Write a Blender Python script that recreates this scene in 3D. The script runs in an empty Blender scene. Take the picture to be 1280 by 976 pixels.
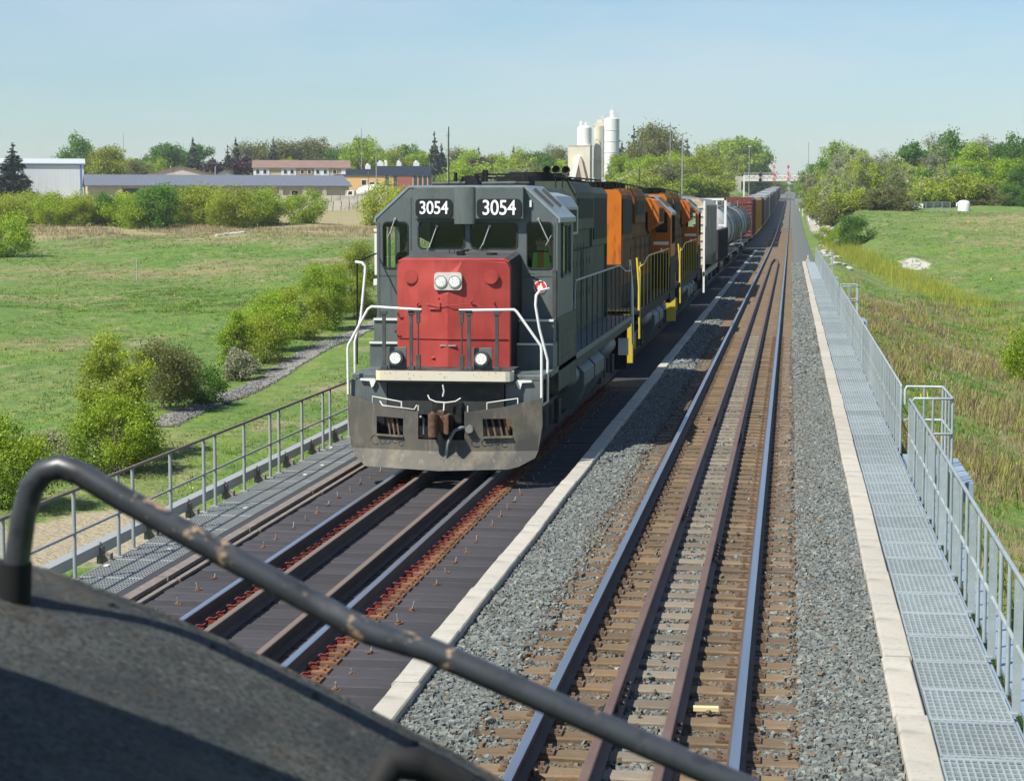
import bpy, bmesh, math, random
import numpy as np
from mathutils import Vector, Matrix, Euler
R = math.radians
scn = bpy.context.scene
COL = scn.collection

# ------------------------------------------------------------------ camera
cd = bpy.data.cameras.new('camera'); cam = bpy.data.objects.new('camera', cd); COL.objects.link(cam)
cam.location = (0, 0, 3.825)
cam.rotation_euler = (R(90) - 0.09311669, 0, 0.14024917)
cd.sensor_width = 36; cd.lens = 69.19; cd.clip_start = .05; cd.clip_end = 6000
cd.dof.use_dof = True; cd.dof.focus_distance = 36; cd.dof.aperture_fstop = 11
scn.camera = cam
# ------------------------------------------------------------------ sky and sun
SUN = Vector((-.53, -.56, 1.0)).normalized()       # direction towards the sun
w = bpy.data.worlds.new('World'); scn.world = w; w.use_nodes = True
nt = w.node_tree; bg = nt.nodes['Background']
sky = nt.nodes.new('ShaderNodeTexSky'); sky.sky_type = 'NISHITA'; sky.sun_disc = False
sky.sun_elevation = math.asin(SUN.z); sky.sun_rotation = math.atan2(SUN.x, SUN.y)
sky.altitude = 250; sky.air_density = 1.25; sky.dust_density = .25; sky.ozone_density = 3.5
tc = nt.nodes.new('ShaderNodeTexCoord')
mp = nt.nodes.new('ShaderNodeMapping'); mp.inputs['Scale'].default_value = (1.6, 1.6, 9); mp.inputs['Rotation'].default_value = (0, .12, 0)
ns = nt.nodes.new('ShaderNodeTexNoise'); ns.inputs['Scale'].default_value = 2.2; ns.inputs['Detail'].default_value = 5; ns.inputs['Roughness'].default_value = .55
rp = nt.nodes.new('ShaderNodeMapRange'); rp.inputs[1].default_value = .42; rp.inputs[2].default_value = .74; rp.inputs[3].default_value = 0; rp.inputs[4].default_value = .5
mx = nt.nodes.new('ShaderNodeMix'); mx.data_type = 'RGBA'; mx.inputs[7].default_value = (7.0, 7.6, 8.2, 1)
nt.links.new(tc.outputs['Generated'], mp.inputs[0]); nt.links.new(mp.outputs[0], ns.inputs[0])
nt.links.new(ns.outputs[0], rp.inputs[0]); nt.links.new(rp.outputs[0], mx.inputs[0])
tint = nt.nodes.new('ShaderNodeMix'); tint.data_type = 'RGBA'; tint.blend_type = 'MULTIPLY'; tint.inputs[0].default_value = 1; tint.inputs[7].default_value = (.86, 1.03, 1.22, 1)
nt.links.new(sky.outputs[0], tint.inputs[6]); nt.links.new(tint.outputs[2], mx.inputs[6]); nt.links.new(mx.outputs[2], bg.inputs[0])
bg.inputs[1].default_value = .063
sd = bpy.data.lights.new('sun', 'SUN'); so = bpy.data.objects.new('sun', sd); COL.objects.link(so)
sd.energy = 5.0; sd.angle = R(.5); sd.color = (1, .95, .86)
so.rotation_euler = (-SUN).to_track_quat('-Z', 'Y').to_euler(); so.location = (-40, -40, 80)
vs = scn.view_settings; vs.view_transform = 'Standard'; vs.look = 'None'; vs.exposure = .70; vs.gamma = 1; vs.use_curve_mapping = False

# ------------------------------------------------------------------ materials
def M(name, col, rough=.6, metal=0., layers=(), bump=None, randv=0., transl=0., coord='Object', mask=None, spec=None, alpha=None):
    m = bpy.data.materials.new(name); m.use_nodes = True
    t = m.node_tree; N = t.nodes; L = t.links; b = N['Principled BSDF']; out = N['Material Output']
    b.inputs['Roughness'].default_value = rough; b.inputs['Metallic'].default_value = metal
    if spec is not None: b.inputs['Specular IOR Level'].default_value = spec
    co = N.new('ShaderNodeTexCoord').outputs[coord]
    cur = None
    def noise(scale, det=4, st=None, rg=.6):
        v = co
        if st:
            mp = N.new('ShaderNodeMapping'); mp.inputs['Scale'].default_value = st; L.new(co, mp.inputs[0]); v = mp.outputs[0]
        n = N.new('ShaderNodeTexNoise'); n.inputs['Scale'].default_value = scale; n.inputs['Detail'].default_value = det
        n.inputs['Roughness'].default_value = rg; L.new(v, n.inputs[0]); return n.outputs[0]
    rgb = N.new('ShaderNodeRGB'); rgb.outputs[0].default_value = (*col, 1); cur = rgb.outputs[0]
    for ly in layers:
        sc, c2, lo, hi = ly[:4]; st = ly[4] if len(ly) > 4 else None; amt = ly[5] if len(ly) > 5 else 1.
        r = N.new('ShaderNodeMapRange'); r.inputs[1].default_value = lo; r.inputs[2].default_value = hi; r.inputs[4].default_value = amt
        L.new(noise(sc, 5, st), r.inputs[0])
        x = N.new('ShaderNodeMix'); x.data_type = 'RGBA'; L.new(r.outputs[0], x.inputs[0]); L.new(cur, x.inputs[6]); x.inputs[7].default_value = (*c2, 1)
        cur = x.outputs[2]
    if mask: cur = mask(N, L, co, cur, noise)
    if randv:
        oi = N.new('ShaderNodeObjectInfo'); r = N.new('ShaderNodeMapRange'); r.inputs[3].default_value = 1 - randv; r.inputs[4].default_value = 1 + randv
        L.new(oi.outputs['Random'], r.inputs[0]); h = N.new('ShaderNodeHueSaturation'); L.new(r.outputs[0], h.inputs['Value']); L.new(cur, h.inputs['Color']); cur = h.outputs[0]
    L.new(cur, b.inputs['Base Color'])
    if bump:
        bn = N.new('ShaderNodeBump'); bn.inputs['Strength'].default_value = bump[1]; bn.inputs['Distance'].default_value = bump[2] if len(bump) > 2 else .02
        L.new(noise(bump[0], 6), bn.inputs['Height']); L.new(bn.outputs[0], b.inputs['Normal'])
    if transl:
        tr = N.new('ShaderNodeBsdfTranslucent'); L.new(cur, tr.inputs[0]); ms = N.new('ShaderNodeMixShader'); ms.inputs[0].default_value = transl
        L.new(b.outputs[0], ms.inputs[1]); L.new(tr.outputs[0], ms.inputs[2]); L.new(ms.outputs[0], out.inputs[0])
    if alpha is not None: b.inputs['Alpha'].default_value = alpha
    return m
def glassy(name, col, mix=0):
    m = bpy.data.materials.new(name); m.use_nodes = True; t = m.node_tree; N = t.nodes; L = t.links; out = N['Material Output']
    N.remove(N['Principled BSDF'])
    g = N.new('ShaderNodeBsdfGlossy'); g.inputs['Roughness'].default_value = .03; g.inputs[0].default_value = (.8, .9, .9, 1)
    tp = N.new('ShaderNodeBsdfTransparent'); tp.inputs[0].default_value = (*col, 1)
    fr = N.new('ShaderNodeFresnel'); fr.inputs[0].default_value = 1.5
    ad = N.new('ShaderNodeMath'); ad.operation = 'ADD'; ad.inputs[1].default_value = mix * .2; L.new(fr.outputs[0], ad.inputs[0])
    x = N.new('ShaderNodeMixShader'); L.new(ad.outputs[0], x.inputs[0]); L.new(tp.outputs[0], x.inputs[1]); L.new(g.outputs[0], x.inputs[2]); L.new(x.outputs[0], out.inputs[0])
    return m

m_grey = M('grey_loco_paint', (.082, .105, .105), .55, 0, [(1.6, (.11, .132, .122), .4, .75), (.9, (.05, .062, .058), .5, .7, (1, 1, .4), .7), (4.5, (.045, .05, .044), .55, .72, (2.2, 1, .18), .6), (22, (.14, .15, .13), .64, .72, None, .5), (9, (.065, .08, .078), .5, .75, (1, 1, .3), .7), (30, (.08, .07, .06), .66, .78, None, .6)], (60, .08, .01))
m_greyw = M('weathered_grey_green_paint', (.062, .078, .06), .65, 0, [(2.5, (.105, .118, .085), .45, .7), (1.3, (.05, .06, .048), .45, .65, (1, 1, .5), .8), (14, (.03, .036, .032), .52, .7, (1, 1, .12), .85)], (40, .1, .01), spec=.18)
m_roofp = M('pale_grey_roof_paint', (.19, .23, .25), .45, 0, [(4, (.24, .28, .29), .4, .7), (25, (.12, .12, .11), .62, .75)])
m_red = M('faded_red_nose_paint', (.315, .032, .025), .55, 0, [(4.5, (.19, .024, .018), .54, .72, (2.2, 1, .16), .65), (.8, (.25, .028, .02), .5, .68, None, .7), (1.7, (.40, .055, .042), .4, .7), (7, (.25, .026, .02), .5, .72, (1, 1, .25), .7), (60, (.2, .03, .02), .68, .75, None, .7)], (70, .06, .01))
m_black = M('black_paint', (.014, .015, .016), .7, 0, [(8, (.03, .03, .027), .5, .75)], spec=.15)
m_darkg = M('dark_grey_top_paint', (.045, .047, .046), .6, 0, [(5, (.075, .075, .068), .45, .7)], (80, .2, .01))
m_white = M('white_handrail_paint', (.66, .66, .63), .4, 0, [(14, (.55, .53, .48), .55, .7), (45, (.06, .05, .05), .66, .7, None, .8)])
m_cream = M('chipped_cream_paint', (.56, .53, .42), .5, 0, [(3, (.68, .55, .32), .5, .75), (22, (.2, .16, .12), .63, .68)])
m_plow = M('dusty_plow_steel', (.085, .078, .06), .75, 0, [(1.4, (.05, .05, .045), .42, .62), (3.5, (.14, .125, .092), .5, .7, (1, 1, .5)), (10, (.19, .17, .13), .58, .75, (1.5, 1, .15), .8), (50, (.13, .09, .07), .6, .72, None, .6)], (90, .15, .01))
m_rustc = M('rusty_coupler_steel', (.085, .045, .028), .75, .2, [(12, (.17, .085, .045), .45, .65), (30, (.05, .035, .03), .55, .7)], (80, .3, .01))
m_under = M('grimy_underframe', (.02, .022, .021), .75, 0, [(6, (.045, .042, .036), .5, .75)], (40, .2, .01))
m_orange = M('orange_loco_paint', (.48, .13, .008), .55, 0, [(2, (.42, .115, .012), .4, .7), (1.1, (.30, .10, .02), .5, .72, (1, 1, .4), .7), (12, (.14, .05, .02), .55, .72, (1, 1, .12), .85)], spec=.2)
m_shadesoot = M('shaded_sooty_orange_paint', (.20, .085, .02), .75, 0, [(1.4, (.11, .06, .025), .42, .65, (1, 1, .4)), (5, (.035, .025, .018), .5, .7, (1, 1, .15), .9)], spec=.15)  # darker orange carries the shade of the hood flanks, plus soot streaks
m_yellow = M('yellow_safety_paint', (.50, .38, .03), .45, 0, [(10, (.5, .4, .06), .5, .75)])
m_pyellow = M('pale_yellow_panel', (.7, .64, .4), .5)
m_lens = M('lamp_lens', (.9, .9, .86), .12, 0, [(60, (.35, .35, .33), .45, .6)])
m_chrome = M('lamp_rim', (.55, .55, .55), .25, .9)
m_glass = glassy('cab_window_glass', (.66, .80, .72))
m_dglass = M('dark_side_glass', (.015, .02, .022), .08)
m_inter = M('dim_cab_interior', (.022, .032, .026), .8)
m_seal = M('black_rubber_seal', (.015, .015, .015), .7)
m_num = M('number_board_black', (.012, .013, .015), .35)
m_numw = M('number_white', (.88, .88, .86), .5)
m_badge = M('red_badge', (.7, .05, .04), .4)
m_railtop = M('polished_rail_head', (.36, .41, .47), .34, .85, [(3, (.28, .32, .37), .45, .7, (1, .05, 1))])
m_railside = M('rusty_rail_web', (.055, .04, .034), .75, 0, [(2, (.085, .06, .048), .4, .7)])
m_guard = M('brown_guard_rail', (.105, .066, .052), .65, .1, [(1.2, (.135, .09, .072), .4, .7), (25, (.10, .06, .05), .5, .7)])
m_guardl = M('tan_rusted_guard_rail', (.135, .105, .08), .7, 0, [(1.5, (.15, .11, .09), .4, .7)])
def tiemask(N, L, co, cur, noise):
    # bleached between the guard rails, rust brown near the running rails
    sx = N.new('ShaderNodeSeparateXYZ'); L.new(co, sx.inputs[0])
    a = N.new('ShaderNodeMath'); a.operation = 'ABSOLUTE'; L.new(sx.outputs[0], a.inputs[0])
    r = N.new('ShaderNodeMapRange'); r.inputs[1].default_value = .18; r.inputs[2].default_value = .30; r.inputs[3].default_value = 1; r.inputs[4].default_value = 0; L.new(a.outputs[0], r.inputs[0])
    x = N.new('ShaderNodeMix'); x.data_type = 'RGBA'; L.new(r.outputs[0], x.inputs[0]); L.new(cur, x.inputs[6])
    r2 = N.new('ShaderNodeMapRange'); r2.inputs[1].default_value = .35; r2.inputs[2].default_value = .65; L.new(noise(6, 5, (1, 8, 4)), r2.inputs[0])
    y = N.new('ShaderNodeMix'); y.data_type = 'RGBA'; y.inputs[6].default_value = (.17, .15, .112, 1); y.inputs[7].default_value = (.125, .10, .072, 1); L.new(r2.outputs[0], y.inputs[0])
    L.new(y.outputs[2], x.inputs[7]); return x.outputs[2]
m_tie = M('weathered_timber_tie', (.118, .078, .038), .85, 0, [(1.3, (.155, .112, .066), .4, .7), (5, (.085, .06, .042), .5, .7, (.5, 8, 5)), (30, (.06, .045, .03), .6, .75, (.3, 4, 4))], (14, .5, .02), .28, mask=tiemask)
m_btie = M('dark_bridge_timber', (.027, .0255, .029), .8, 0, [(1.5, (.042, .039, .042), .4, .7), (3, (.075, .07, .068), .60, .72, (.5, 10, 4), .8), (.8, (.016, .015, .016), .52, .66, None, .8), (6, (.035, .03, .033), .5, .7, (.4, 6, 4))], (16, .4, .01), .22)
m_plate = M('rust_brown_plate', (.115, .072, .04), .8, 0, [(9, (.10, .065, .04), .4, .7)], None, .2)
m_clipred = M('red_clip_paint', (.17, .02, .012), .6, 0, [(30, (.12, .03, .02), .45, .65)])
m_rustbr = M('orange_rust', (.135, .068, .032), .8, 0, [(25, (.2, .08, .03), .45, .7)], None, .25)
m_galv = M('galvanised_steel', (.29, .335, .34), .5, .12, [(5, (.22, .26, .27), .4, .7), (40, (.38, .42, .42), .6, .7), (1.2, (.24, .275, .28), .5, .7)], None, .13)
m_galvl = M('weathered_galvanised_steel', (.31, .33, .325), .5, .3, [(5, (.33, .34, .33), .4, .7), (40, (.5, .5, .48), .6, .7)])
m_brown = M('brown_weathered_rail_pipe', (.17, .14, .115), .6, .1, [(8, (.25, .2, .16), .5, .7)])
m_conc = M('pale_precast_concrete', (.39, .365, .305), .8, 0, [(2.5, (.35, .33, .28), .42, .7), (.6, (.27, .25, .205), .5, .7), (1.3, (.20, .185, .15), .60, .74, (1, 2.5, 1), .7), (20, (.24, .22, .18), .58, .75)], (60, .15, .01), .07)
m_steel = M('blue_grey_steel_plate', (.22, .29, .36), .5, .2, [(2, (.28, .34, .40), .4, .7)])
m_dark = M('dark_bridge_steel', (.03, .03, .032), .7)
def stonemat(name, a, b, c, randv=0):
    return M(name, a, .85, 0, [(7, b, .42, .6), (26, c, .52, .7)], None, randv)
m_st = [stonemat('ballast_grey_stone', (.135, .152, .140), (.115, .13, .12), (.155, .17, .155)), stonemat('ballast_dark_stone', (.095, .107, .10), (.11, .12, .112), (.075, .08, .075)),
        stonemat('ballast_light_stone', (.175, .19, .172), (.155, .167, .152), (.26, .26, .235)), stonemat('ballast_brown_stone', (.125, .09, .055), (.095, .07, .045), (.16, .12, .08))]
def ballmask(N, L, co, cur, noise):
    sx = N.new('ShaderNodeSeparateXYZ'); L.new(co, sx.inputs[0])
    ad = N.new('ShaderNodeMath'); ad.operation = 'ADD'; ad.inputs[1].default_value = 1.09; L.new(sx.outputs[0], ad.inputs[0])
    a = N.new('ShaderNodeMath'); a.operation = 'ABSOLUTE'; L.new(ad.outputs[0], a.inputs[0])
    n2 = N.new('ShaderNodeMath'); n2.operation = 'MULTIPLY_ADD'; n2.inputs[1].default_value = .7; L.new(noise(1.2), n2.inputs[0]); L.new(a.outputs[0], n2.inputs[2])
    r = N.new('ShaderNodeMapRange'); r.inputs[1].default_value = 1.35; r.inputs[2].default_value = 1.75; r.inputs[3].default_value = .6; r.inputs[4].default_value = 0; L.new(n2.outputs[0], r.inputs[0])
    x = N.new('ShaderNodeMix'); x.data_type = 'RGBA'; L.new(r.outputs[0], x.inputs[0]); L.new(cur, x.inputs[6]); x.inputs[7].default_value = (.115, .088, .058, 1)
    return x.outputs[2]
m_ball = M('crushed_stone_ballast', (.12, .135, .125), .9, 0, [(22, (.07, .078, .074), .45, .6), (35, (.19, .205, .185), .56, .68), (1.1, (.145, .15, .13), .5, .7, None, .6)], (28, .9, .05), mask=ballmask)
m_gravel = M('pale_gravel', (.38, .36, .31), .9, 0, [(12, (.25, .235, .2), .45, .65)], (20, .5, .05))
SPOTS = [(-39, 101, 3.2, 4.5), (-53, 158, 15, 7), (-40, 170, 12, 5), (-66, 150, 6, 5), (-62, 128, 16, 3.5), (-45, 84, 3, 3), (8.5, 62, 2.2, 10), (10, 100, 1.8, 14), (17, 80, 3, 9), (6.5, 130, 1.6, 12), (30, 240, 14, 25), (24, 205, 9, 9), (40, 190, 9, 10), (5.5, 40, 1.5, 6)]
def grassmask(N, L, co, cur, noise):
    def mixc(fac, c, col):
        x = N.new('ShaderNodeMix'); x.data_type = 'RGBA'; L.new(fac, x.inputs[0]); L.new(c, x.inputs[6]); x.inputs[7].default_value = (*col, 1); return x.outputs[2]
    sx = N.new('ShaderNodeSeparateXYZ'); L.new(co, sx.inputs[0])
    # dry tan band in front of the far hedge
    r = N.new('ShaderNodeMapRange'); r.inputs[1].default_value = 165; r.inputs[2].default_value = 215; xr = N.new('ShaderNodeMapRange'); xr.inputs[1].default_value = -20; xr.inputs[2].default_value = -45; L.new(sx.outputs[0], xr.inputs[0]); ym = N.new('ShaderNodeMath'); ym.operation = 'MULTIPLY'; L.new(xr.outputs[0], ym.inputs[1]); L.new(sx.outputs[1], r.inputs[0]); L.new(r.outputs[0], ym.inputs[0])
    n = noise(.055, 6, (1, .5, 1)); mu = N.new('ShaderNodeMath'); mu.operation = 'MULTIPLY_ADD'; mu.inputs[1].default_value = .5; L.new(ym.outputs[0], mu.inputs[0]); L.new(n, mu.inputs[2])
    r2 = N.new('ShaderNodeMapRange'); r2.inputs[1].default_value = .74; r2.inputs[2].default_value = .95; r2.inputs[4].default_value = .75; L.new(mu.outputs[0], r2.inputs[0])
    cur = mixc(r2.outputs[0], cur, (.30, .235, .13))
    # bare earth patch below the left railing
    bk = N.new('ShaderNodeMapRange'); bk.inputs[1].default_value = .40; bk.inputs[2].default_value = .58; L.new(noise(.9, 6, (1, .55, 1), .7), bk.inputs[0]); brk = bk.outputs[0]
    def spot(cx, cy, rx, ry, col, cur, soft=False):
        c1 = N.new('ShaderNodeVectorMath'); c1.operation = 'SUBTRACT'; c1.inputs[1].default_value = (cx, cy, 0); L.new(co, c1.inputs[0])
        c2 = N.new('ShaderNodeVectorMath'); c2.operation = 'MULTIPLY'; c2.inputs[1].default_value = (1 / rx, 1 / ry, 0); L.new(c1.outputs[0], c2.inputs[0])
        c3 = N.new('ShaderNodeVectorMath'); c3.operation = 'LENGTH'; L.new(c2.outputs[0], c3.inputs[0])
        q = N.new('ShaderNodeMath'); q.operation = 'MULTIPLY_ADD'; q.inputs[1].default_value = .9; L.new(noise(.5), q.inputs[0]); L.new(c3.outputs['Value'], q.inputs[2])
        rr = N.new('ShaderNodeMapRange'); rr.inputs[1].default_value = 1.0 if soft else 1.25; rr.inputs[2].default_value = 1.6 if soft else 1.45; rr.inputs[3].default_value = .85; rr.inputs[4].default_value = 0; L.new(q.outputs[0], rr.inputs[0]); fac = rr.outputs[0]
        if soft: ml = N.new('ShaderNodeMath'); ml.operation = 'MULTIPLY'; L.new(fac, ml.inputs[0]); L.new(brk, ml.inputs[1]); fac = ml.outputs[0]
        return mixc(fac, cur, col)
    cur = spot(-17.5, 50.5, 4.5, 4.5, (.33, .27, .19), cur)
    cur = spot(11.4, 186, 1.5, 4.5, (.46, .44, .40), cur)
    for sx_, sy_, rx_, ry_ in SPOTS: cur = spot(sx_, sy_, rx_, ry_, (.25, .20, .10), cur, True)
    return cur
m_grass = M('spring_grass_ground', (.085, .175, .012), .95, 0, [(.16, (.13, .205, .014), .42, .62), (.045, (.155, .19, .045), .48, .66), (.085, (.27, .22, .11), .55, .70, (1, .6, 1), .8),
      (.9, (.065, .135, .022), .46, .62, None, .85), (.38, (.28, .23, .125), .57, .68, (1, .6, 1), .8), (2.2, (.22, .24, .07), .54, .66, None, .7), (7, (.05, .10, .02), .48, .66, None, .7)], (3.5, .9, .25), mask=grassmask)
def leaf(name, c, tr=.5): return M(name, c, .6, 0, [], None, .14, tr)
lf = dict(bright=[leaf('bright_spring_leaf', (.34, .46, .02)), leaf('green_leaf', (.20, .31, .02))],
          yellow=[leaf('yellow_green_leaf', (.37, .44, .03)), leaf('olive_leaf', (.24, .29, .03))],
          green=[leaf('fresh_green_leaf', (.12, .26, .022)), leaf('mid_green_leaf', (.07, .165, .02))],
          olive=[leaf('olive_brown_leaf', (.20, .215, .055)), leaf('khaki_leaf', (.14, .155, .045))],
          twig=[leaf('bare_twig', (.21, .205, .12), .3), leaf('pale_twig', (.30, .31, .19), .3)],
          conifer=[leaf('conifer_needles', (.028, .055, .03), .1), leaf('dark_conifer_needles', (.018, .038, .026), .1)],
          mix=[leaf('spring_leaf_mist', (.33, .43, .05)), leaf('twig_mist', (.26, .26, .17), .3)],
          purple=[leaf('purple_leaf', (.07, .03, .04), .2), leaf('dark_purple_leaf', (.045, .022, .03), .2)])
m_bark = M('tree_bark', (.13, .105, .08), .9, 0, [(3, (.2, .17, .13), .45, .65)])
m_barkp = M('pale_bark', (.36, .33, .28), .9)

# ------------------------------------------------------------------ mesh helpers
class MB:
    def __init__(s): s.v = []; s.f = []; s.m = []; s.sm = []
    def add(s, vs, fs, m=0, sm=False):
        o = len(s.v); s.v += [tuple(p) for p in vs]
        for f in fs: s.f.append(tuple(i + o for i in f)); s.m.append(m); s.sm.append(sm)
        return s
    def box(s, x0, x1, y0, y1, z0, z1, m=0):
        return s.add([(x0, y0, z0), (x1, y0, z0), (x1, y1, z0), (x0, y1, z0), (x0, y0, z1), (x1, y0, z1), (x1, y1, z1), (x0, y1, z1)],
                     [(3, 2, 1, 0), (4, 5, 6, 7), (0, 1, 5, 4), (1, 2, 6, 5), (2, 3, 7, 6), (3, 0, 4, 7)], m)
    def bar(s, a, b, wx, wz, m=0):          # rectangular bar between two points
        a = Vector(a); b = Vector(b); d = (b - a).normalized(); up = Vector((0, 0, 1)) if abs(d.z) < .9 else Vector((0, 1, 0))
        r = d.cross(up).normalized() * wx / 2; u = r.cross(d).normalized() * wz / 2
        q = [a - r - u, a + r - u, a + r + u, a - r + u]; q += [p + (b - a) for p in q]
        return s.add(q, [(3, 2, 1, 0), (4, 5, 6, 7), (0, 1, 5, 4), (1, 2, 6, 5), (2, 3, 7, 6), (3, 0, 4, 7)], m)
    def tube(s, pts, r, n=8, m=0, cap=True):
        pts = [Vector(p) for p in pts]; k = len(pts); rr = r if isinstance(r, (list, tuple)) else [r] * k
        rings = []; prev = None
        for i, p in enumerate(pts):
            d = ((pts[min(i + 1, k - 1)] - p).normalized() + (p - pts[max(i - 1, 0)]).normalized())
            d = d.normalized() if d.length > 1e-6 else Vector((0, 0, 1))
            if prev is None: prev = d.orthogonal().normalized()
            prev = (prev - d * prev.dot(d)); prev = prev.normalized() if prev.length > 1e-6 else d.orthogonal().normalized()
            o = d.cross(prev)
            rings.append([p + (prev * math.cos(t) + o * math.sin(t)) * rr[i] for t in [2 * math.pi * j / n for j in range(n)]])
        vs = [q for g in rings for q in g]; fs = []
        for i in range(k - 1):
            for j in range(n): fs.append((i * n + j, i * n + (j + 1) % n, (i + 1) * n + (j + 1) % n, (i + 1) * n + j))
        s.add(vs, fs, m, True)
        if cap: s.add(rings[0], [tuple(range(n))[::-1]], m); s.add(rings[-1], [tuple(range(n))], m)
        return s
    def cyl(s, a, b, r, n=20, m=0): return s.tube([a, b], r, n, m)
    def prism(s, poly, fn, a, b, m=0, cap=True, mcap=None):   # poly 2D extruded; fn(u,v,t)->xyz
        n = len(poly); vs = [fn(u, v, a) for u, v in poly] + [fn(u, v, b) for u, v in poly]
        s.add(vs, [(i, (i + 1) % n, n + (i + 1) % n, n + i) for i in range(n)], m)
        if cap: s.add(vs, [tuple(range(n))[::-1], tuple(range(n, 2 * n))], m if mcap is None else mcap)
        return s
    def panel(s, outer, holes, fn, th, m=0):     # flat plate with real openings; fn(u,v,t)
        bm = bmesh.new(); loops = []
        for lp in [outer] + list(holes):
            vs = [bm.verts.new((u, v, 0)) for u, v in lp]; loops.append(vs)
            for i in range(len(vs)): bm.edges.new((vs[i], vs[(i + 1) % len(vs)]))
        bmesh.ops.triangle_fill(bm, use_beauty=True, use_dissolve=False, edges=bm.edges[:])
        bm.verts.index_update(); pts = [(v.co.x, v.co.y) for v in bm.verts]; fs = [tuple(v.index for v in f.verts) for f in bm.faces]
        lps = [[v.index for v in l] for l in loops]; bm.free(); n = len(pts)
        allv = [fn(u, v, 0) for u, v in pts] + [fn(u, v, th) for u, v in pts]
        F = fs + [tuple(i + n for i in f[::-1]) for f in fs]
        for l in lps:
            for i in range(len(l)): a, b = l[i], l[(i + 1) % len(l)]; F.append((a, b, b + n, a + n))
        return s.add(allv, F, m)
    def mesh(s, name, mats):
        me = bpy.data.meshes.new(name); me.from_pydata(s.v, [], s.f)
        for mt in (mats if isinstance(mats, (list, tuple)) else [mats]): me.materials.append(mt)
        me.polygons.foreach_set('material_index', s.m); me.polygons.foreach_set('use_smooth', s.sm)
        bm = bmesh.new(); bm.from_mesh(me); bmesh.ops.recalc_face_normals(bm, faces=bm.faces[:]); bm.to_mesh(me); bm.free()
        return me
def rr(x0, x1, z0, z1, r, n=4):
    out = []
    for cx, cz, a in ((x1 - r, z0 + r, -90), (x1 - r, z1 - r, 0), (x0 + r, z1 - r, 90), (x0 + r, z0 + r, 180)):
        for i in range(n + 1): t = R(a + 90 * i / n); out.append((cx + r * math.cos(t), cz + r * math.sin(t)))
    return out
def circ(cx, cz, r, n=20): return [(cx + r * math.cos(2 * math.pi * i / n), cz + r * math.sin(2 * math.pi * i / n)) for i in range(n)]
XZ = lambda y0: (lambda u, v, t: (u, y0 + t, v))
def link(name, data, parent=None, loc=(0, 0, 0), rot=(0, 0, 0)):
    o = bpy.data.objects.new(name, data); COL.objects.link(o); o.parent = parent; o.location = loc; o.rotation_euler = rot; return o
def tag(o, label, cat, group=None):
    o['label'] = label; o['category'] = cat
    if group: o['group'] = group
    return o
def thing(name, label, cat, loc=(0, 0, 0), rz=0, group=None): return tag(link(name, None, None, loc, (0, 0, rz)), label, cat, group)
def part(name, mb, mats, parent, bevel=0, off=None, label=None, split=None):
    if split:      # one object for each separate piece ('c') or for each side ('x')
        n = len(mb.v); par = list(range(n))
        def root(i):
            while par[i] != i: par[i] = par[par[i]]; i = par[i]
            return i
        if split == 'c':
            for f in mb.f:
                for k in f[1:]: par[root(k)] = root(f[0])
        gr = {}
        for fi, f in enumerate(mb.f):
            key = root(f[0]) if split == 'c' else (sum(mb.v[k][0] for k in f) > 0)
            gr.setdefault(key, []).append(fi)
        out = []
        for fl in gr.values():
            q = MB(); mp_ = {}
            for fi in fl:
                for k in mb.f[fi]:
                    if k not in mp_: mp_[k] = len(q.v); q.v.append(mb.v[k])
                q.f.append(tuple(mp_[k] for k in mb.f[fi])); q.m.append(mb.m[fi]); q.sm.append(mb.sm[fi])
            out.append(part(name, q, mats, parent, bevel, off, label))
        return out[0]
    o = link(name, mb.mesh(name, mats), parent)
    if off: o.location = off
    if bevel:
        b = o.modifiers.new('bevel', 'BEVEL'); b.width = bevel; b.segments = 2; b.limit_method = 'ANGLE'; b.angle_limit = R(40)
    if label: o['label'] = label
    return o
def struct(name, me, kind='structure'): o = link(name, me); o['kind'] = kind; return o
def rawmesh(name, V, F, mats, mi=None, smooth=False):
    """V (n,3) array, F (k,c) array all same size"""
    me = bpy.data.meshes.new(name); n, k, c = len(V), len(F), F.shape[1]
    me.vertices.add(n); me.vertices.foreach_set('co', np.asarray(V, np.float32).ravel())
    me.loops.add(k * c); me.loops.foreach_set('vertex_index', np.asarray(F, np.int32).ravel())
    me.polygons.add(k); me.polygons.foreach_set('loop_start', np.arange(0, k * c, c, dtype=np.int32)); me.polygons.foreach_set('loop_total', np.full(k, c, np.int32))
    for mt in mats: me.materials.append(mt)
    if mi is not None: me.polygons.foreach_set('material_index', np.asarray(mi, np.int32))
    me.polygons.foreach_set('use_smooth', np.full(k, smooth)); me.update(calc_edges=True); me.validate(); return me
def copy_tree(o, parent=None):
    c = o.copy(); COL.objects.link(c); c.parent = parent
    for ch in list(o.children): copy_tree(ch, c)
    return c
ORD = ['first', 'second', 'third', 'fourth', 'fifth', 'sixth', 'seventh', 'eighth', 'ninth', 'tenth', 'eleventh', 'twelfth', 'thirteenth', 'fourteenth', 'fifteenth',
       'sixteenth', 'seventeenth', 'eighteenth', 'nineteenth', 'twentieth', 'twenty-first', 'twenty-second', 'twenty-third', 'twenty-fourth', 'twenty-fifth', 'twenty-sixth', 'twenty-seventh', 'twenty-eighth', 'twenty-ninth', 'thirtieth']

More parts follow.
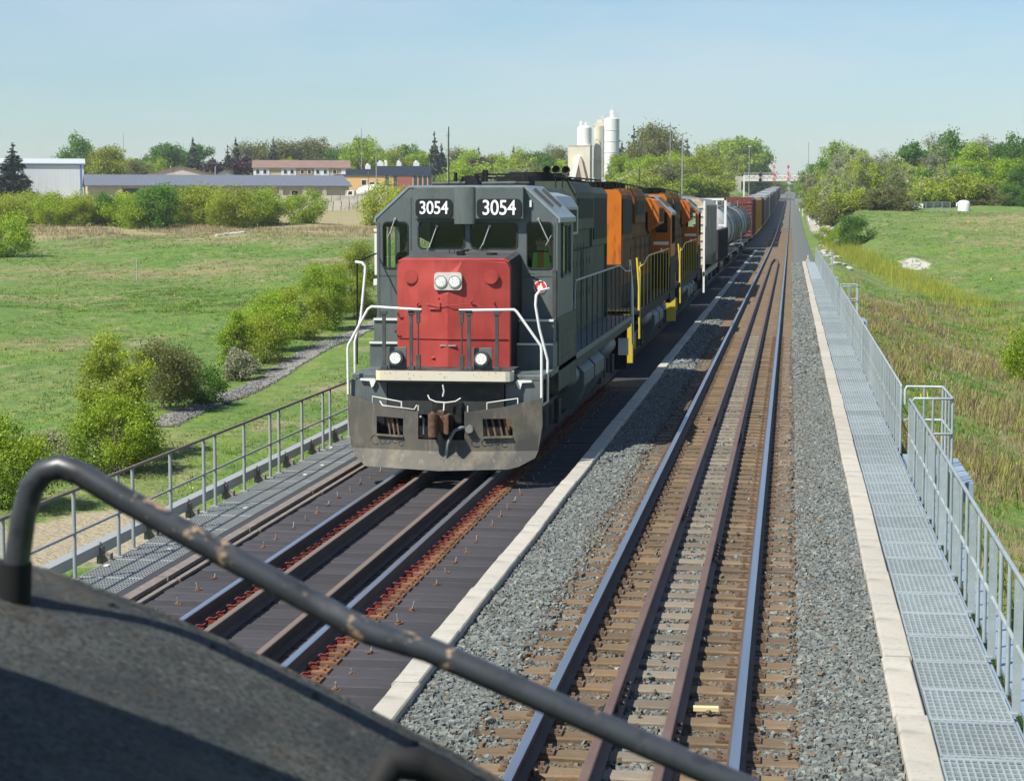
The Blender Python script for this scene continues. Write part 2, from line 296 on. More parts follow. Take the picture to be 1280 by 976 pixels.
# ------------------------------------------------------------------ terrain
def ss(a, b, x): t = np.clip((x - a) / (b - a), 0, 1); return t * t * (3 - 2 * t)
def prof(Y):      # height of the line beyond the bridge: a gentle sag curve
    Y = np.asarray(Y, float); a = np.clip(Y - 150, 0, 200); return .014 * a * a / 400 + .014 * np.clip(Y - 350, 0, 1e4)
YL = [-60, 60, 80, 100, 150, 200, 240, 330, 400, 500, 700, 1200, 3000]; ZL = [-5.2, -5, -4.5, -3.6, -1.7, .3, 1.7, 4.4, 5.5, 6.8, 9, 12, 14]
YR = [-60, 60, 120, 150, 200, 250, 300, 400, 500, 700, 1200, 3000]; ZR = [-5, -4.8, -4.4, -3.4, -.4, 2, 3.3, 4.6, 6, 8.6, 12, 14]
def terrain(X, Y):
    X = np.asarray(X, float); Y = np.asarray(Y, float)
    zl = np.interp(Y, YL, ZL) + .35 * np.sin(X * .11 + 1.3) * np.sin(Y * .07) + .12 * np.sin(X * .37 + Y * .23)
    zr = np.interp(Y, YR, ZR) + .3 * np.sin(X * .15) * np.sin(Y * .09 + 1) + .1 * np.sin(X * .5 + Y * .31)
    zr = zr + .05 * np.clip(X - 14, 0, 16) * ss(60, 120, Y) * (1 - ss(240, 300, Y))
    zr = zr + (1 - ss(3, 13, X)) * 1.9 * (1 - ss(120, 170, Y))
    f = ss(-8, 2, X); z = zl * (1 - f) + zr * f
    p = prof(Y); d0 = np.maximum(-9.4 - X, 0) + np.maximum(X - 3.0, 0); cut = (1 - ss(0, 7, d0)) * ss(138, 152, Y); d = np.maximum(-9.8 - X, 0) + np.maximum(X - 3.4, 0)
    emb = p - .8 - d * .42 - np.clip(150 - Y, 0, 200) * .5
    return np.maximum(z, emb) * (1 - cut) + emb * cut
xs = np.concatenate([-np.geomspace(60, 900, 40)[::-1], np.linspace(-59, 59, 150), np.geomspace(60, 900, 40)])
ys = np.concatenate([np.linspace(-900, -80, 14), np.linspace(-60, 20, 12), np.linspace(22, 260, 190), np.geomspace(262, 3000, 110)])
GX, GY = np.meshgrid(xs, ys); rng = np.random.default_rng(3)
GZ = terrain(GX, GY) + rng.normal(0, .035, GX.shape) * (np.abs(GX + 3.2) > 8) * (np.abs(GX + 24.3) > 3)
nx, ny = len(xs), len(ys); I = np.arange(nx * ny).reshape(ny, nx)
F = np.stack([I[:-1, :-1], I[:-1, 1:], I[1:, 1:], I[1:, :-1]], -1).reshape(-1, 4)
struct('ground', rawmesh('ground', np.stack([GX, GY, GZ], -1).reshape(-1, 3), F, [m_grass], None, True))
def tz(x, y): return float(terrain(x, y))
def ribbon(name, pts, mat, lift=.04, jag=0., seed=1):     # pts: (x_left, x_right, y)
    rg = random.Random(seed); b = MB(); vs = []
    ysr = np.linspace(pts[0][2], pts[-1][2], int(abs(pts[-1][2] - pts[0][2]) / .35) + 2)
    a0 = np.interp(ysr, [p[2] for p in pts], [p[0] for p in pts]); a1 = np.interp(ysr, [p[2] for p in pts], [p[1] for p in pts])
    for i, y in enumerate(ysr):
        l = a0[i] + rg.uniform(-jag, jag); r = a1[i] + rg.uniform(-jag, jag)
        for k in range(4): x = l + (r - l) * k / 3; vs.append((x, y, tz(x, y) + lift))
    n = len(ysr); b.add(vs, [(i * 4 + k, i * 4 + k + 1, i * 4 + k + 5, i * 4 + k + 4) for i in range(n - 1) for k in range(3)], 0, True)
    return struct(name, b.mesh(name, mat))
ribbon('gravel_path', [(-23.7, -22.6, 70), (-24.1, -23.0, 76), (-24.4, -23.3, 84), (-24.6, -23.5, 90), (-25.5, -24.2, 103), (-25.6, -24.6, 112), (-25.8, -25.0, 150)], M('grey_ditch_gravel', (.22, .205, .185), .9, 0, [(4, (.15, .14, .12), .45, .62), (1, (.30, .285, .26), .5, .7)], (6, .9, .15)), .045, .13)
ribbon('service_road', [(4.0, 6.4, 225), (3.0, 6.0, 300), (3.2, 6.2, 420), (4, 7, 560)], m_gravel, .06, .3, 4)

# ballast bed beyond and on the bridge
def ballast_sheet():
    yy = np.concatenate([np.linspace(-12, 200, 90), np.linspace(205, 1500, 120)]); V = []; n = 0
    for y in yy:
        p = float(prof(y))
        if y < 183: prf = [(-2.96, -.30), (-2.9, -.185), (-2.4, -.20), (-1.09, -.235), (.15, -.20), (.7, -.185), (.83, -.30)]
        else: prf = [(-8.6, -.75), (-7.0, -.3), (-6.4, -.26), (-3.1, -.24), (.2, -.22), (.75, -.28), (2.0, -.68)]
        if 142 < y < 183: prf[-2] = (.75, -.28); prf[-1] = (2.0, -.68)
        V += [(x, y, z + p) for x, z in prf]
    k = 7; F = [(i * k + j, i * k + j + 1, (i + 1) * k + j + 1, (i + 1) * k + j) for i in range(len(yy) - 1) for j in range(k - 1)]
    b = MB(); b.add(V, F, 0, True); return struct('ballast_bed', b.mesh('ballast_bed', m_ball))
ballast_sheet()
# bridge deck slab under the right hand track and girders under the left one
b = MB(); b.box(-3.16, 1.10, -14, 142, -1.2, -.42); b.box(-3.16, -2.0, 142, 182, -1.2, -.42)
struct('bridge_deck', b.mesh('bridge_deck', m_conc))
b = MB()
for x in (-6.6, -5.95, -4.4, -3.7): b.box(x - .2, x + .2, -14, 181, -1.9, -.78)
b.box(-7.0, -3.22, -14, 181, -1.0, -.8); b.box(-7.40, -7.12, -14, 181, -1.5, -.47); b.box(-7.14, -7.08, -14, 181, -.46, -.40)
struct('bridge_girders', b.mesh('bridge_girders', m_dark))
for y in (4, 48, 92, 136):
    b = MB(); b.box(-8.2, 1.8, y - .8, y + .8, tz(-3, y) - 1, -1.95); b.box(-8.6, 2.2, y - 1, y + 1, -1.94, -1.21 if False else -1.92)
    b.box(-3.1, 1.8, y - .8, y + .8, -1.9, -1.21)
    tag(link('bridge_pier', b.mesh('bridge_pier', m_conc)), 'pale concrete pier holding up the rail bridge from the valley floor', 'bridge pier', 'piers under the rail bridge')
# ------------------------------------------------------------------ tracks
def rail_mesh(name, x, zt, y0, y1, head, web, follow=True, bend=None):
    prf = [(-.07, -.165), (.07, -.165), (.07, -.155), (.011, -.13), (.011, -.04), (.036, -.03), (.036, -.006), (.028, 0), (-.028, 0), (-.036, -.006), (-.036, -.03), (-.011, -.04), (-.011, -.13), (-.07, -.155)]
    yy = [y0] + [y for y in list(np.arange(math.ceil(y0 / 6) * 6, 150, 6)) + list(np.arange(150, 1500, 12)) if y0 < y < y1] + [y1]
    if bend: yy = sorted(set(yy + [y for y, _ in bend]))
    b = MB(); k = len(prf); vs = []
    for y in yy:
        p = float(prof(y)) if follow else 0; dx = np.interp(y, [q[0] for q in bend], [q[1] for q in bend]) if bend else 0
        vs += [(x + u + dx, y, zt + v + p) for u, v in prf]
    for i in range(len(yy) - 1):
        for j in range(k): b.add([], [], 0) if False else None
    o = len(b.v); b.v += vs
    for i in range(len(yy) - 1):
        for j in range(k):
            b.f.append((i * k + j, i * k + (j + 1) % k, (i + 1) * k + (j + 1) % k, (i + 1) * k + j)); b.m.append(0 if j in (6, 7, 8) else 1); b.sm.append(False)
    b.f.append(tuple(range(k))); b.m.append(1); b.sm.append(False); b.f.append(tuple(range((len(yy) - 1) * k, len(yy) * k))); b.m.append(1); b.sm.append(False)
    return b.mesh(name, [head, web])
CXR, CXL, ZLT = -1.091, -5.168, -.234
rt = thing('railway_track', 'ballasted track on brown timber ties, to the right of the train and without any train', 'railway track', (CXR, 0, 0))
lt = thing('railway_track', 'open deck track on dark bridge timbers that the freight train runs on', 'railway track', (CXL, 0, ZLT))
def child(name, me, par, label=None):
    o = link(name, me, par); o.location = -Vector(par.location) if par.parent is None else o.location
    if label: o['label'] = label
    return o
for s in (-1, 1):
    child('rail', rail_mesh('rail', CXR + s * .7525, 0, -12, 1400, m_railtop, m_railside), rt)
    child('rail', rail_mesh('rail', CXL + s * .7525, ZLT, -12, 1400, m_railtop, m_railside), lt)
    child('guard_rail', rail_mesh('guard_rail', CXR + s * .245, -.01, -12, 150, m_guard, m_guard, True, [(-12, 0), (138, 0), (150, -s * .18)]), rt)
    child('guard_rail', rail_mesh('guard_rail', CXL + s * .38, ZLT - .015, -12, 181, m_guardl, m_railside), lt)
rg = random.Random(5)
def timber(w, L, h, seed):
    r = random.Random(seed); b = MB(); n = 9; vs = []
    for i in range(n):
        x = -L / 2 + L * i / (n - 1); j = lambda a: r.uniform(-a, a)
        vs += [(x, -w / 2 + j(.008), -h), (x, w / 2 + j(.008), -h), (x, w / 2 + j(.008), -.014 + j(.004)), (x, w / 2 - .018 + j(.004), j(.004)), (x, -w / 2 + .018 + j(.004), j(.004)), (x, -w / 2 + j(.008), -.014 + j(.004))]
    k = 6; b.v += vs
    for i in range(n - 1):
        for q in range(k): b.f.append((i * k + q, i * k + (q + 1) % k, (i + 1) * k + (q + 1) % k, (i + 1) * k + q)); b.m.append(0); b.sm.append(False)
    for e in (0, (n - 1) * k): b.f.append(tuple(range(e, e + k))); b.m.append(0); b.sm.append(False)
    return b
tm = [timber(.225, 2.5, .17, s).mesh('tie', m_tie) for s in range(5)]
pb = MB(); pb.box(-.17, .17, -.085, .085, 0, .02); 
for x in (-.13, .13):
    for y in (-.055, .055): pb.box(x - .014, x + .014, y - .014, y + .014, .02, .045)
plate_me = pb.mesh('tie_plate', m_plate)
ties = []; y = 11.1; i = 0
while y < 300:
    ties.append((y + rg.uniform(-.03, .03), rg.uniform(-.055, .055), rg.uniform(-.012, .012))); y += .506
for y, dx, a in ties[:100]:
    t = link('tie', tm[rg.randrange(5)], rt, (dx, y, -.18 + rg.uniform(-.006, .003)), (0, 0, a))
    for s in (-1, 1): link('tie_plate', plate_me, t, (s * .7525 - dx, 0, .002))
b = MB()
for y, dx, a in ties[100:]:
    z = float(prof(y)) - .18; b.box(CXR - 1.25 + dx, CXR + 1.25 + dx, y - .11, y + .11, z - .12, z)
o = child('ties', b.mesh('ties', M('far_timber_ties', (.16, .115, .07), .85, 0, [(1.3, (.22, .16, .10), .4, .7), (5, (.09, .07, .05), .5, .7)])), rt); o['kind'] = 'stuff'
# joint bars on the guard rails
for x, y in ((CXR - .245 + .03, 15.6), (CXR + .245 + .03, 14.35), (CXR - .245 + .03, 25.2), (CXR + .245 + .03, 22.4), (CXR + .245 + .03, 33.6), (CXR - .245 + .03, 36)):
    b = MB(); b.box(x - .01, x + .012, y - .45, y + .45, -.13, -.045)
    for k in range(4): b.cyl((x, y - .33 + .22 * k, -.088), (x + .05, y - .33 + .22 * k, -.088), .016, 6)
    child('joint_bar', b.mesh('joint_bar', m_railside), rt)
b = MB(); b.box(-.10, .10, -.035, .035, 0, .03); o = part('wood_chip', b, M('fresh_split_wood', (.62, .5, .27), .7), None); o.location = (-.62, 14.25 + 1.2, -.17); o.rotation_euler = (0, 0, .05); o.name = 'wood_block'
tag(o, 'small pale split block of wood lying on the ties of the near track', 'wood block')
# bridge timbers
bt = [timber(.325, 3.82, .36, 20 + s).mesh('tie', m_btie) for s in range(5)]
cb = MB(); cb.box(-.04, .04, -.03, .03, .005, .03); cb.tube([(-.05, -.035, .035), (-.02, -.02, .06), (.02, .02, .045), (.05, .04, .06)], .011, 6); clip_me = cb.mesh('rail_clip', m_clipred)
rb = MB(); rb.box(-.12, .14, -.11, .11, 0, .022); rb.cyl((.10, -.06, .02), (.10, -.06, .05), .02, 6); rb.cyl((.10, .06, .02), (.10, .06, .05), .02, 6); rplate_me = rb.mesh('tie_plate', m_rustbr)
bb = MB(); bb.box(-.045, .045, -.04, .04, 0, .01); bb.cyl((0, 0, .01), (0, 0, .035), .028, 6); bb.cyl((0, 0, .03), (.0, .0, .12), .009, 6, 1); bolt_me = bb.mesh('deck_bolt', [m_rustbr, m_galvl])
chip = MB(); chip.box(-.04, .04, -.02, .02, 0, .02)
y = 11.0; n = 0; far = MB()
while y < 181:
    if n < 100:
        t = link('bridge_tie', bt[rg.randrange(5)], lt, (rg.uniform(-.012, .012), y + rg.uniform(-.004, .004), -.186 + rg.uniform(-.006, .004)))
        for s in (-1, 1): link('tie_plate', rplate_me if s > 0 else plate_me, t, (s * .7525 + (.15 if s > 0 else .08), 0, .001))
        for s in (-1, 1): link('rail_clip', clip_me, t, (s * .7525 + .13, 0, .022), (0, 0, rg.uniform(-.3, .3))).scale = (rg.uniform(.8, 1.1),) * 3
        if n % 2 == 0:
            for x in (-1.31, 1.26):
              if rg.random() < .9: link('deck_bolt', bolt_me, t, (x + rg.uniform(-.02, .02), rg.uniform(-.05, .05), .001), (rg.uniform(-.25, .25), rg.uniform(-.35, .35), rg.random())).scale = (rg.uniform(.6, .95), rg.uniform(.6, .95), rg.uniform(.4, .9))
    else: far.box(-1.91, 1.91, y - .16, y + .16, -.5, -.186)
    y += .352; n += 1
o = link('bridge_ties', far.mesh('bridge_ties', m_btie), lt); o['kind'] = 'stuff'
b = MB()
yy = 11.0
while yy < 100: b.box(-1.93, -1.80, yy, yy + 3.4, -.18, -.13); b.box(-1.72, -1.66, yy, yy + 3.4, -.18, -.15); yy += 3.45
link('spacer_timber', b.mesh('spacer_timber', m_brown), lt)
# ties and rails beyond the bridge on the left line
b = MB()
for y in np.arange(182, 300, .506): z = float(prof(y)) + ZLT - .17; b.box(CXL - 1.25, CXL + 1.25, y - .11, y + .11, z - .12, z)
o = child('ties', b.mesh('ties', m_tie), lt); o['kind'] = 'stuff'

# ------------------------------------------------------------------ kerbs, one thing each with its cast blocks
def kerb(x0, x1, y0, n, label):
    t = thing('concrete_curb', label, 'concrete curb', ((x0 + x1) / 2, y0, -.42)); g = random.Random(int(y0 * 7 + n))
    me = []
    for v in range(4):
        b = MB(); wdt = x1 - x0; r = random.Random(v + 3); vs = []; k = 9
        for i in range(k):
            y = 2.018 * i / (k - 1); j = lambda a: r.uniform(-a, a)
            vs += [(-wdt / 2, y, 0), (wdt / 2, y, 0), (wdt / 2, y, .325), (wdt / 2 - .012 + j(.002), y, .338 + j(.0015)), (-wdt / 2 + .02 + j(.002), y, .338 + j(.0015)), (-wdt / 2 + j(.004), y, .315)]
        q = 6; b.v += vs
        for i in range(k - 1):
            for e in range(q): b.f.append((i * q + e, i * q + (e + 1) % q, (i + 1) * q + (e + 1) % q, (i + 1) * q + e)); b.m.append(0); b.sm.append(False)
        for e in (0, (k - 1) * q): b.f.append(tuple(range(e, e + q))); b.m.append(0); b.sm.append(False)
        me.append(b.mesh('curb_block', m_conc))
    for i in range(n): link('curb_block', me[g.randrange(4)], t, (g.uniform(-.009, .009), i * 2.03, g.uniform(-.006, .008)), (g.uniform(-.003, .003), 0, g.uniform(-.003, .003)))
kerb(-3.21, -2.98, 9.6 - 2.03 * 2, 87, 'pale concrete curb between the dark bridge timbers and the ballasted track')
kerb(.845, 1.09, 9.1 - 2.03 * 2, 68, 'pale concrete curb between the ballast and the galvanised walkway on the right')

# ------------------------------------------------------------------ loose ballast stones near the camera
def stones(name, regs, seed):
    g = np.random.default_rng(seed); P = []; S = []; K = []
    for (x0, x1, y0, y1, z, n, sz, brown) in regs:
        p = np.stack([g.uniform(x0, x1, n), g.uniform(y0, y1, n), np.full(n, z) + g.uniform(-.02, .015, n)], -1); P.append(p); S.append(g.uniform(.6, 1.35, n) * sz)
        k = g.choice([0, 1, 2, 3], n, p=[.50 * (1 - brown), .30 * (1 - brown), .2 * (1 - brown), brown]); K.append(k)
    P = np.concatenate(P); S = np.concatenate(S); K = np.concatenate(K); n = len(P)
    cube = np.array([[-1, -1, -1], [1, -1, -1], [1, 1, -1], [-1, 1, -1], [-1, -1, 1], [1, -1, 1], [1, 1, 1], [-1, 1, 1]], float) * .5
    fq = np.array([[3, 2, 1, 0], [4, 5, 6, 7], [0, 1, 5, 4], [1, 2, 6, 5], [2, 3, 7, 6], [3, 0, 4, 7]])
    V = cube[None] * g.uniform(.45, 1.1, (n, 1, 3)) + g.uniform(-.2, .2, (n, 8, 3))
    a = g.uniform(0, 6.28, (n, 3)); c, s = np.cos(a), np.sin(a); Z = np.zeros(n); O = np.ones(n)
    rz = np.stack([c[:, 0], -s[:, 0], Z, s[:, 0], c[:, 0], Z, Z, Z, O], -1).reshape(n, 3, 3); rx = np.stack([O, Z, Z, Z, c[:, 1], -s[:, 1], Z, s[:, 1], c[:, 1]], -1).reshape(n, 3, 3)
    V = np.einsum('nij,nkj->nki', rz @ rx, V) * S[:, None, None] + P[:, None, :]
    Fc = (fq[None] + (np.arange(n) * 8)[:, None, None]).reshape(-1, 4)
    return struct(name, rawmesh(name, V.reshape(-1, 3), Fc, m_st, np.repeat(K, 6)), 'stuff')
regs = [(.02, .42, 12.5, 60, -.172, 5200, .036, .5), (-2.55, -2.2, 12.5, 60, -.172, 3200, .036, .4), (-2.97, -2.36, 12.5, 46, -.175, 42000, .038, .03), (-2.4, -2.28, 12.5, 46, -.19, 3500, .042, .3), (.12, .835, 12.5, 46, -.178, 46000, .038, .03),
        (-2.97, -2.36, 46, 100, -.175, 9000, .075, .03), (.12, .83, 46, 100, -.178, 10500, .075, .03)]
for (y, dx, a), (y2, _, _) in zip(ties[:105], ties[1:106]):
    f = 1 if y < 36 else .6
    regs += [(-2.32, -1.95, y + .12, y2 - .12, -.215, int(150 * f), .036, .25), (-1.78, -1.45, y + .12, y2 - .12, -.235, int(110 * f), .034, .85), (-1.30, -.90, y + .12, y2 - .12, -.225, int(160 * f), .036, .12),
             (-.78, -.42, y + .12, y2 - .12, -.235, int(110 * f), .034, .85), (-.28, .2, y + .12, y2 - .12, -.22, int(180 * f), .036, .35)]
regs += [(-2.3, .15, 12.5, 40, -.165, 260, .035, .3), (-2.97, -2.3, 100, 182, -.175, 8000, .09, .03), (.12, .83, 100, 142, -.178, 6000, .09, .03)]
for q in range(42): yq = 70 + q; xq = float(np.interp(yq, [70, 76, 84, 90, 103, 112], [-23.1, -23.5, -23.8, -24.0, -24.8, -25.1])); regs.append((xq - .65, xq + .65, yq, yq + 1, tz(xq, yq) + .045, 110, .065, .12))
stones('ballast_stones', regs, 8)

# ------------------------------------------------------------------ right hand walkway: grating panels and railing
def grating(w, L, nx, ny, t=.007, h=.03, sol=()):
    b = MB()
    for i in range(nx + 1): x = w * i / nx; b.box(x - t / 2, x + t / 2, 0, L, -h, 0)
    for j in range(ny + 1):
        y = L * j / ny; tt = .022 if ny < 12 else .012; b.box(0, w, y - tt / 2, y + tt / 2, -h * .8, -.003)
    for y0, y1 in sol: b.box(0, w, y0, y1, -.012, .002)
    b.box(-.012, 0, 0, L, -.06, .003); b.box(w, w + .012, 0, L, -.06, .003)
    return b
gr_me = grating(.61, 1.0, 12, 9, .016, .032, [(0, .05), (.95, 1.0)]).mesh('grating_panel', m_galv)
wk = thing('walkway', 'galvanised grating walkway along the right edge of the bridge', 'walkway', (1.12, 7, -.1))
for i in range(100): link('grating_panel', gr_me, wk, (rg.uniform(-.004, .004), i * 1.015, rg.uniform(-.004, .004)))
bf = MB(); bf.box(0, .61, 101.5, 135, -.03, 0); o = link('grating_panel', bf.mesh('grating_panel', m_galv), wk)
b = MB(); b.box(-.02, .06, 0, 135, -.22, -.07); b.box(.60, .68, 0, 135, -.22, -.07)
for y in np.arange(.5, 135, 2.03): b.box(-.02, .66, y - .04, y + .04, -.2, -.07)
link('support_beam', b.mesh('support_beam', m_steel), wk)
b = MB()
for y in np.arange(0, 24.5, 1.2): b.box(.76, .98, y, y + 1.17, -.14, -.10); b.box(.76, .98, y + 1.17, y + 1.2, -.17, -.13)
link('edge_plate', b.mesh('edge_plate', m_steel), wk)
def rail_section(y0, y1, label, group):
    t = thing('railing', label, 'railing', (1.79, y0, -.12), 0, group); h = 1.09
    m = MB(); r = .021; L = y1 - y0
    m.tube([(0, 0.02, h - .55), (0, 0, h - .50), (0, 0, h - .06), (0, .02, h - .015), (0, .08, h), (0, L - .08, h), (0, L - .02, h - .015), (0, L, h - .06), (0, L, h - .5)], r, 8)
    part('top_rail', m, m_galv, t); m = MB(); m.tube([(0, 0, .54), (0, L, .54)], .019, 8); part('middle_rail', m, m_galv, t)
    pm = MB(); pm.tube([(0, 0, 0), (0, 0, h - .01)], .019, 8); pme = pm.mesh('post', m_galv)
    fm = MB(); fm.box(-.035, .035, -.008, .008, 0, h - .02); fm.box(-.07, .01, -.04, .04, 0, .02); fme = fm.mesh('flat_post', m_galv)
    n = max(2, int(L / .64)); n = min(n, 100)
    for i in range(n + 1): link('flat_post' if i % 3 == 1 else 'post', fme if i % 3 == 1 else pme, t, (0, L * i / n, 0))
for a, c_, lb in ((7.0, 29.75, 'nearest long stretch of galvanised railing on the right walkway, ending at the first refuge bay'),
                  (32.0, 71.6, 'stretch of galvanised railing on the right walkway between the two nearest refuge bays'),
                  (73.6, 115.4, 'stretch of galvanised railing on the right walkway between the two far refuge bays'),
                  (117.4, 141.5, 'farthest short stretch of galvanised railing at the far end of the right walkway')):
    rail_section(a, c_, lb, 'railing stretches along the right walkway')
def refuge(y0, label):
    t = thing('refuge_bay', label, 'refuge bay', (1.84, y0, -.12), 0, 'railed refuge bays beside the right walkway'); m = MB(); h = 1.09
    for z in (h, .56):
        m.tube([(0, .05, z - .28 if z > .6 else z), (0, .02, z - .05) if z > .6 else (0, .03, z), (.03, 0, z), (.56, 0, z), (.59, .03, z), (.59, 1.95, z), (.56, 1.98, z), (.03, 1.98, z), (0, 1.96, z - .05) if z > .6 else (0, 1.95, z), (0, 1.93, z - .28 if z > .6 else z)], .021, 8)
    part('rail', m, m_galv, t); pm = MB(); pm.tube([(0, 0, 0), (0, 0, h)], .02, 8); pme = pm.mesh('post', m_galv)
    for x, y in ((.59, .03), (.59, .65), (.59, 1.3), (.59, 1.95), (.3, 0), (.3, 1.98)): link('post', pme, t, (x, y, 0))
    m = MB(); m.box(-.02, .66, -.05, 2.03, -.06, 0); part('floor_plate', m, m_steel, t)
    m = MB(); m.box(.62, .95, .3, 3.2, -.5, -.2); m.box(.0, .7, .3, .5, -.6, -.07); m.box(.0, .7, 1.6, 1.8, -.6, -.07); m.box(.61, .96, 1.2, 1.23, -.52, -.18); part('bracket', m, m_steel, t, .01)
refuge(29.85, 'nearest railed refuge bay sticking out beside the right walkway'); refuge(71.7, 'middle railed refuge bay sticking out beside the right walkway'); refuge(115.5, 'farthest railed refuge bay beside the right walkway')
b = MB(); b.box(1.18, 1.30, 143, 143.2, -.6, .35); b.box(1.1, 1.4, 142.6, 143.6, -.6, .02)
tag(link('marker_post', b.mesh('marker_post', m_conc)), 'short pale concrete marker post at the far end of the right walkway', 'marker post')

# ------------------------------------------------------------------ left hand walkway
wl = thing('walkway', 'galvanised grating walkway at the left of the bridge below the dark timbers', 'walkway', (-8.48, 8, -.64))
gl_me = grating(1.0, 1.2, 26, 13, .01, .03, [(0, .03)]).mesh('grating_panel', m_galvl)
for i in range(70): link('grating_panel', gl_me, wl, (0, i * 1.215, rg.uniform(-.004, .004)))
b = MB(); b.box(0, 1.0, 85.2, 172, -.03, 0); link('grating_panel', b.mesh('grating_panel', m_galvl), wl)
b = MB(); b.box(-.02, .06, 0, 172, -.2, -.07); b.box(.94, 1.04, 0, 172, -.25, -.06)
for y in np.arange(.5, 172, 1.2): b.box(0, 1.0, y - .03, y + .03, -.15, -.07)
link('support_beam', b.mesh('support_beam', m_dark), wl)
b = MB(); b.box(-.32, -.16, 0, 172, .06, .20); o = link('guard_beam', b.mesh('guard_beam', m_galvl), wl)
b = MB(); b.box(-.14, -.02, -.05, .05, -.1, .08); b.box(-.20, -.13, -.06, .06, -.05, .17); b.cyl((-.17, 0, .17), (-.17, 0, .22), .02, 6); br_me = b.mesh('beam_bracket', M('grimy_bracket', (.16, .14, .12), .8, 0, [(20, (.3, .29, .27), .5, .6)]))
for i in range(60): link('beam_bracket', br_me, wl, (0, .9 + i * 1.86 / 2 * 2, 0))
for i in range(26):
    b = MB(); b.box(-.03, .03, -.05, .05, 0, .012); 
    if i == 0: ch = b.mesh('clip_plate', M('pale_clip', (.6, .57, .5), .6))
    link('clip_plate', ch, wl, (rg.choice([.08, .5, .97]), 8 + i * 1.215 + .02, .004))
lr = thing('railing', 'long railing with brown top rail and grey posts along the left walkway', 'railing', (-8.47, 8, -.64))
m = MB(); m.tube([(0, 0, 1.08), (0, 172, 1.08)], .024, 8); part('top_rail', m, m_brown, lr)
m = MB(); m.tube([(0, 0, .56), (0, 172, .56)], .019, 8); part('middle_rail', m, m_galvl, lr)
m = MB(); m.tube([(0, 0, 0), (0, 0, 1.06)], .026, 8); m.box(-.06, .06, -.06, .06, 0, .015); pme = m.mesh('post', m_galvl); k = 0
for i in range(-4, 30):
    for d in (0, .57, 2.15):
        y = 27.69 + 3.72 * i + d - 8
        if 0 <= y <= 172 and k < 100: link('post', pme, lr, (0, y, 0)); k += 1
# ------------------------------------------------------------------ locomotives
def text_mesh(s, size, mat, ext=.006, off=.0):
    c = bpy.data.curves.new('t', 'FONT'); c.body = s; c.size = size; c.extrude = ext; c.align_x = 'CENTER'; c.align_y = 'CENTER'; c.offset = off; c.space_character = .96
    o = bpy.data.objects.new('t', c); me = bpy.data.meshes.new_from_object(o); bpy.data.objects.remove(o); bpy.data.curves.remove(c)
    me.materials.clear(); me.materials.append(mat); me.name = 'number'; return me
def wheelset_truck(t, y, mats, wb=2.74, wheels=(0, 1)):
    m = MB(); 
    for s in (-1, 1):
        m.prism([(-1.9, .62), (-1.5, .78), (1.5, .78), (1.9, .62), (1.9, .45), (1.2, .38), (.6, .30), (-.6, .30), (-1.2, .38), (-1.9, .45)], lambda u, v, q, s=s: (s * (1.0 + q), y + u, v), 0, .14)
        for k in (-wb / 2, wb / 2): m.box(s * 1.0 if s > 0 else s * 1.22, s * 1.22 if s > 0 else s * 1.0, y + k - .2, y + k + .2, .3, .72)
        for k in (-.5, .5): m.cyl((s * 1.12, y + k, .35), (s * 1.12, y + k, .7), .09, 10)
    m.box(-1.0, 1.0, y - .3, y + .3, .35, .8); o = part('truck', m, mats[0], t, .015)
    for k in (-wb / 2, wb / 2):
        m = MB(); m.cyl((-.9, y + k, .5), (.9, y + k, .5), .08, 10)
        for s in (-1, 1): m.cyl((s * .70, y + k, .5), (s * .83, y + k, .5), .5, 28); m.cyl((s * .68, y + k, .5), (s * .72, y + k, .5), .53, 28)
        part('wheelset', m, mats[0], o)
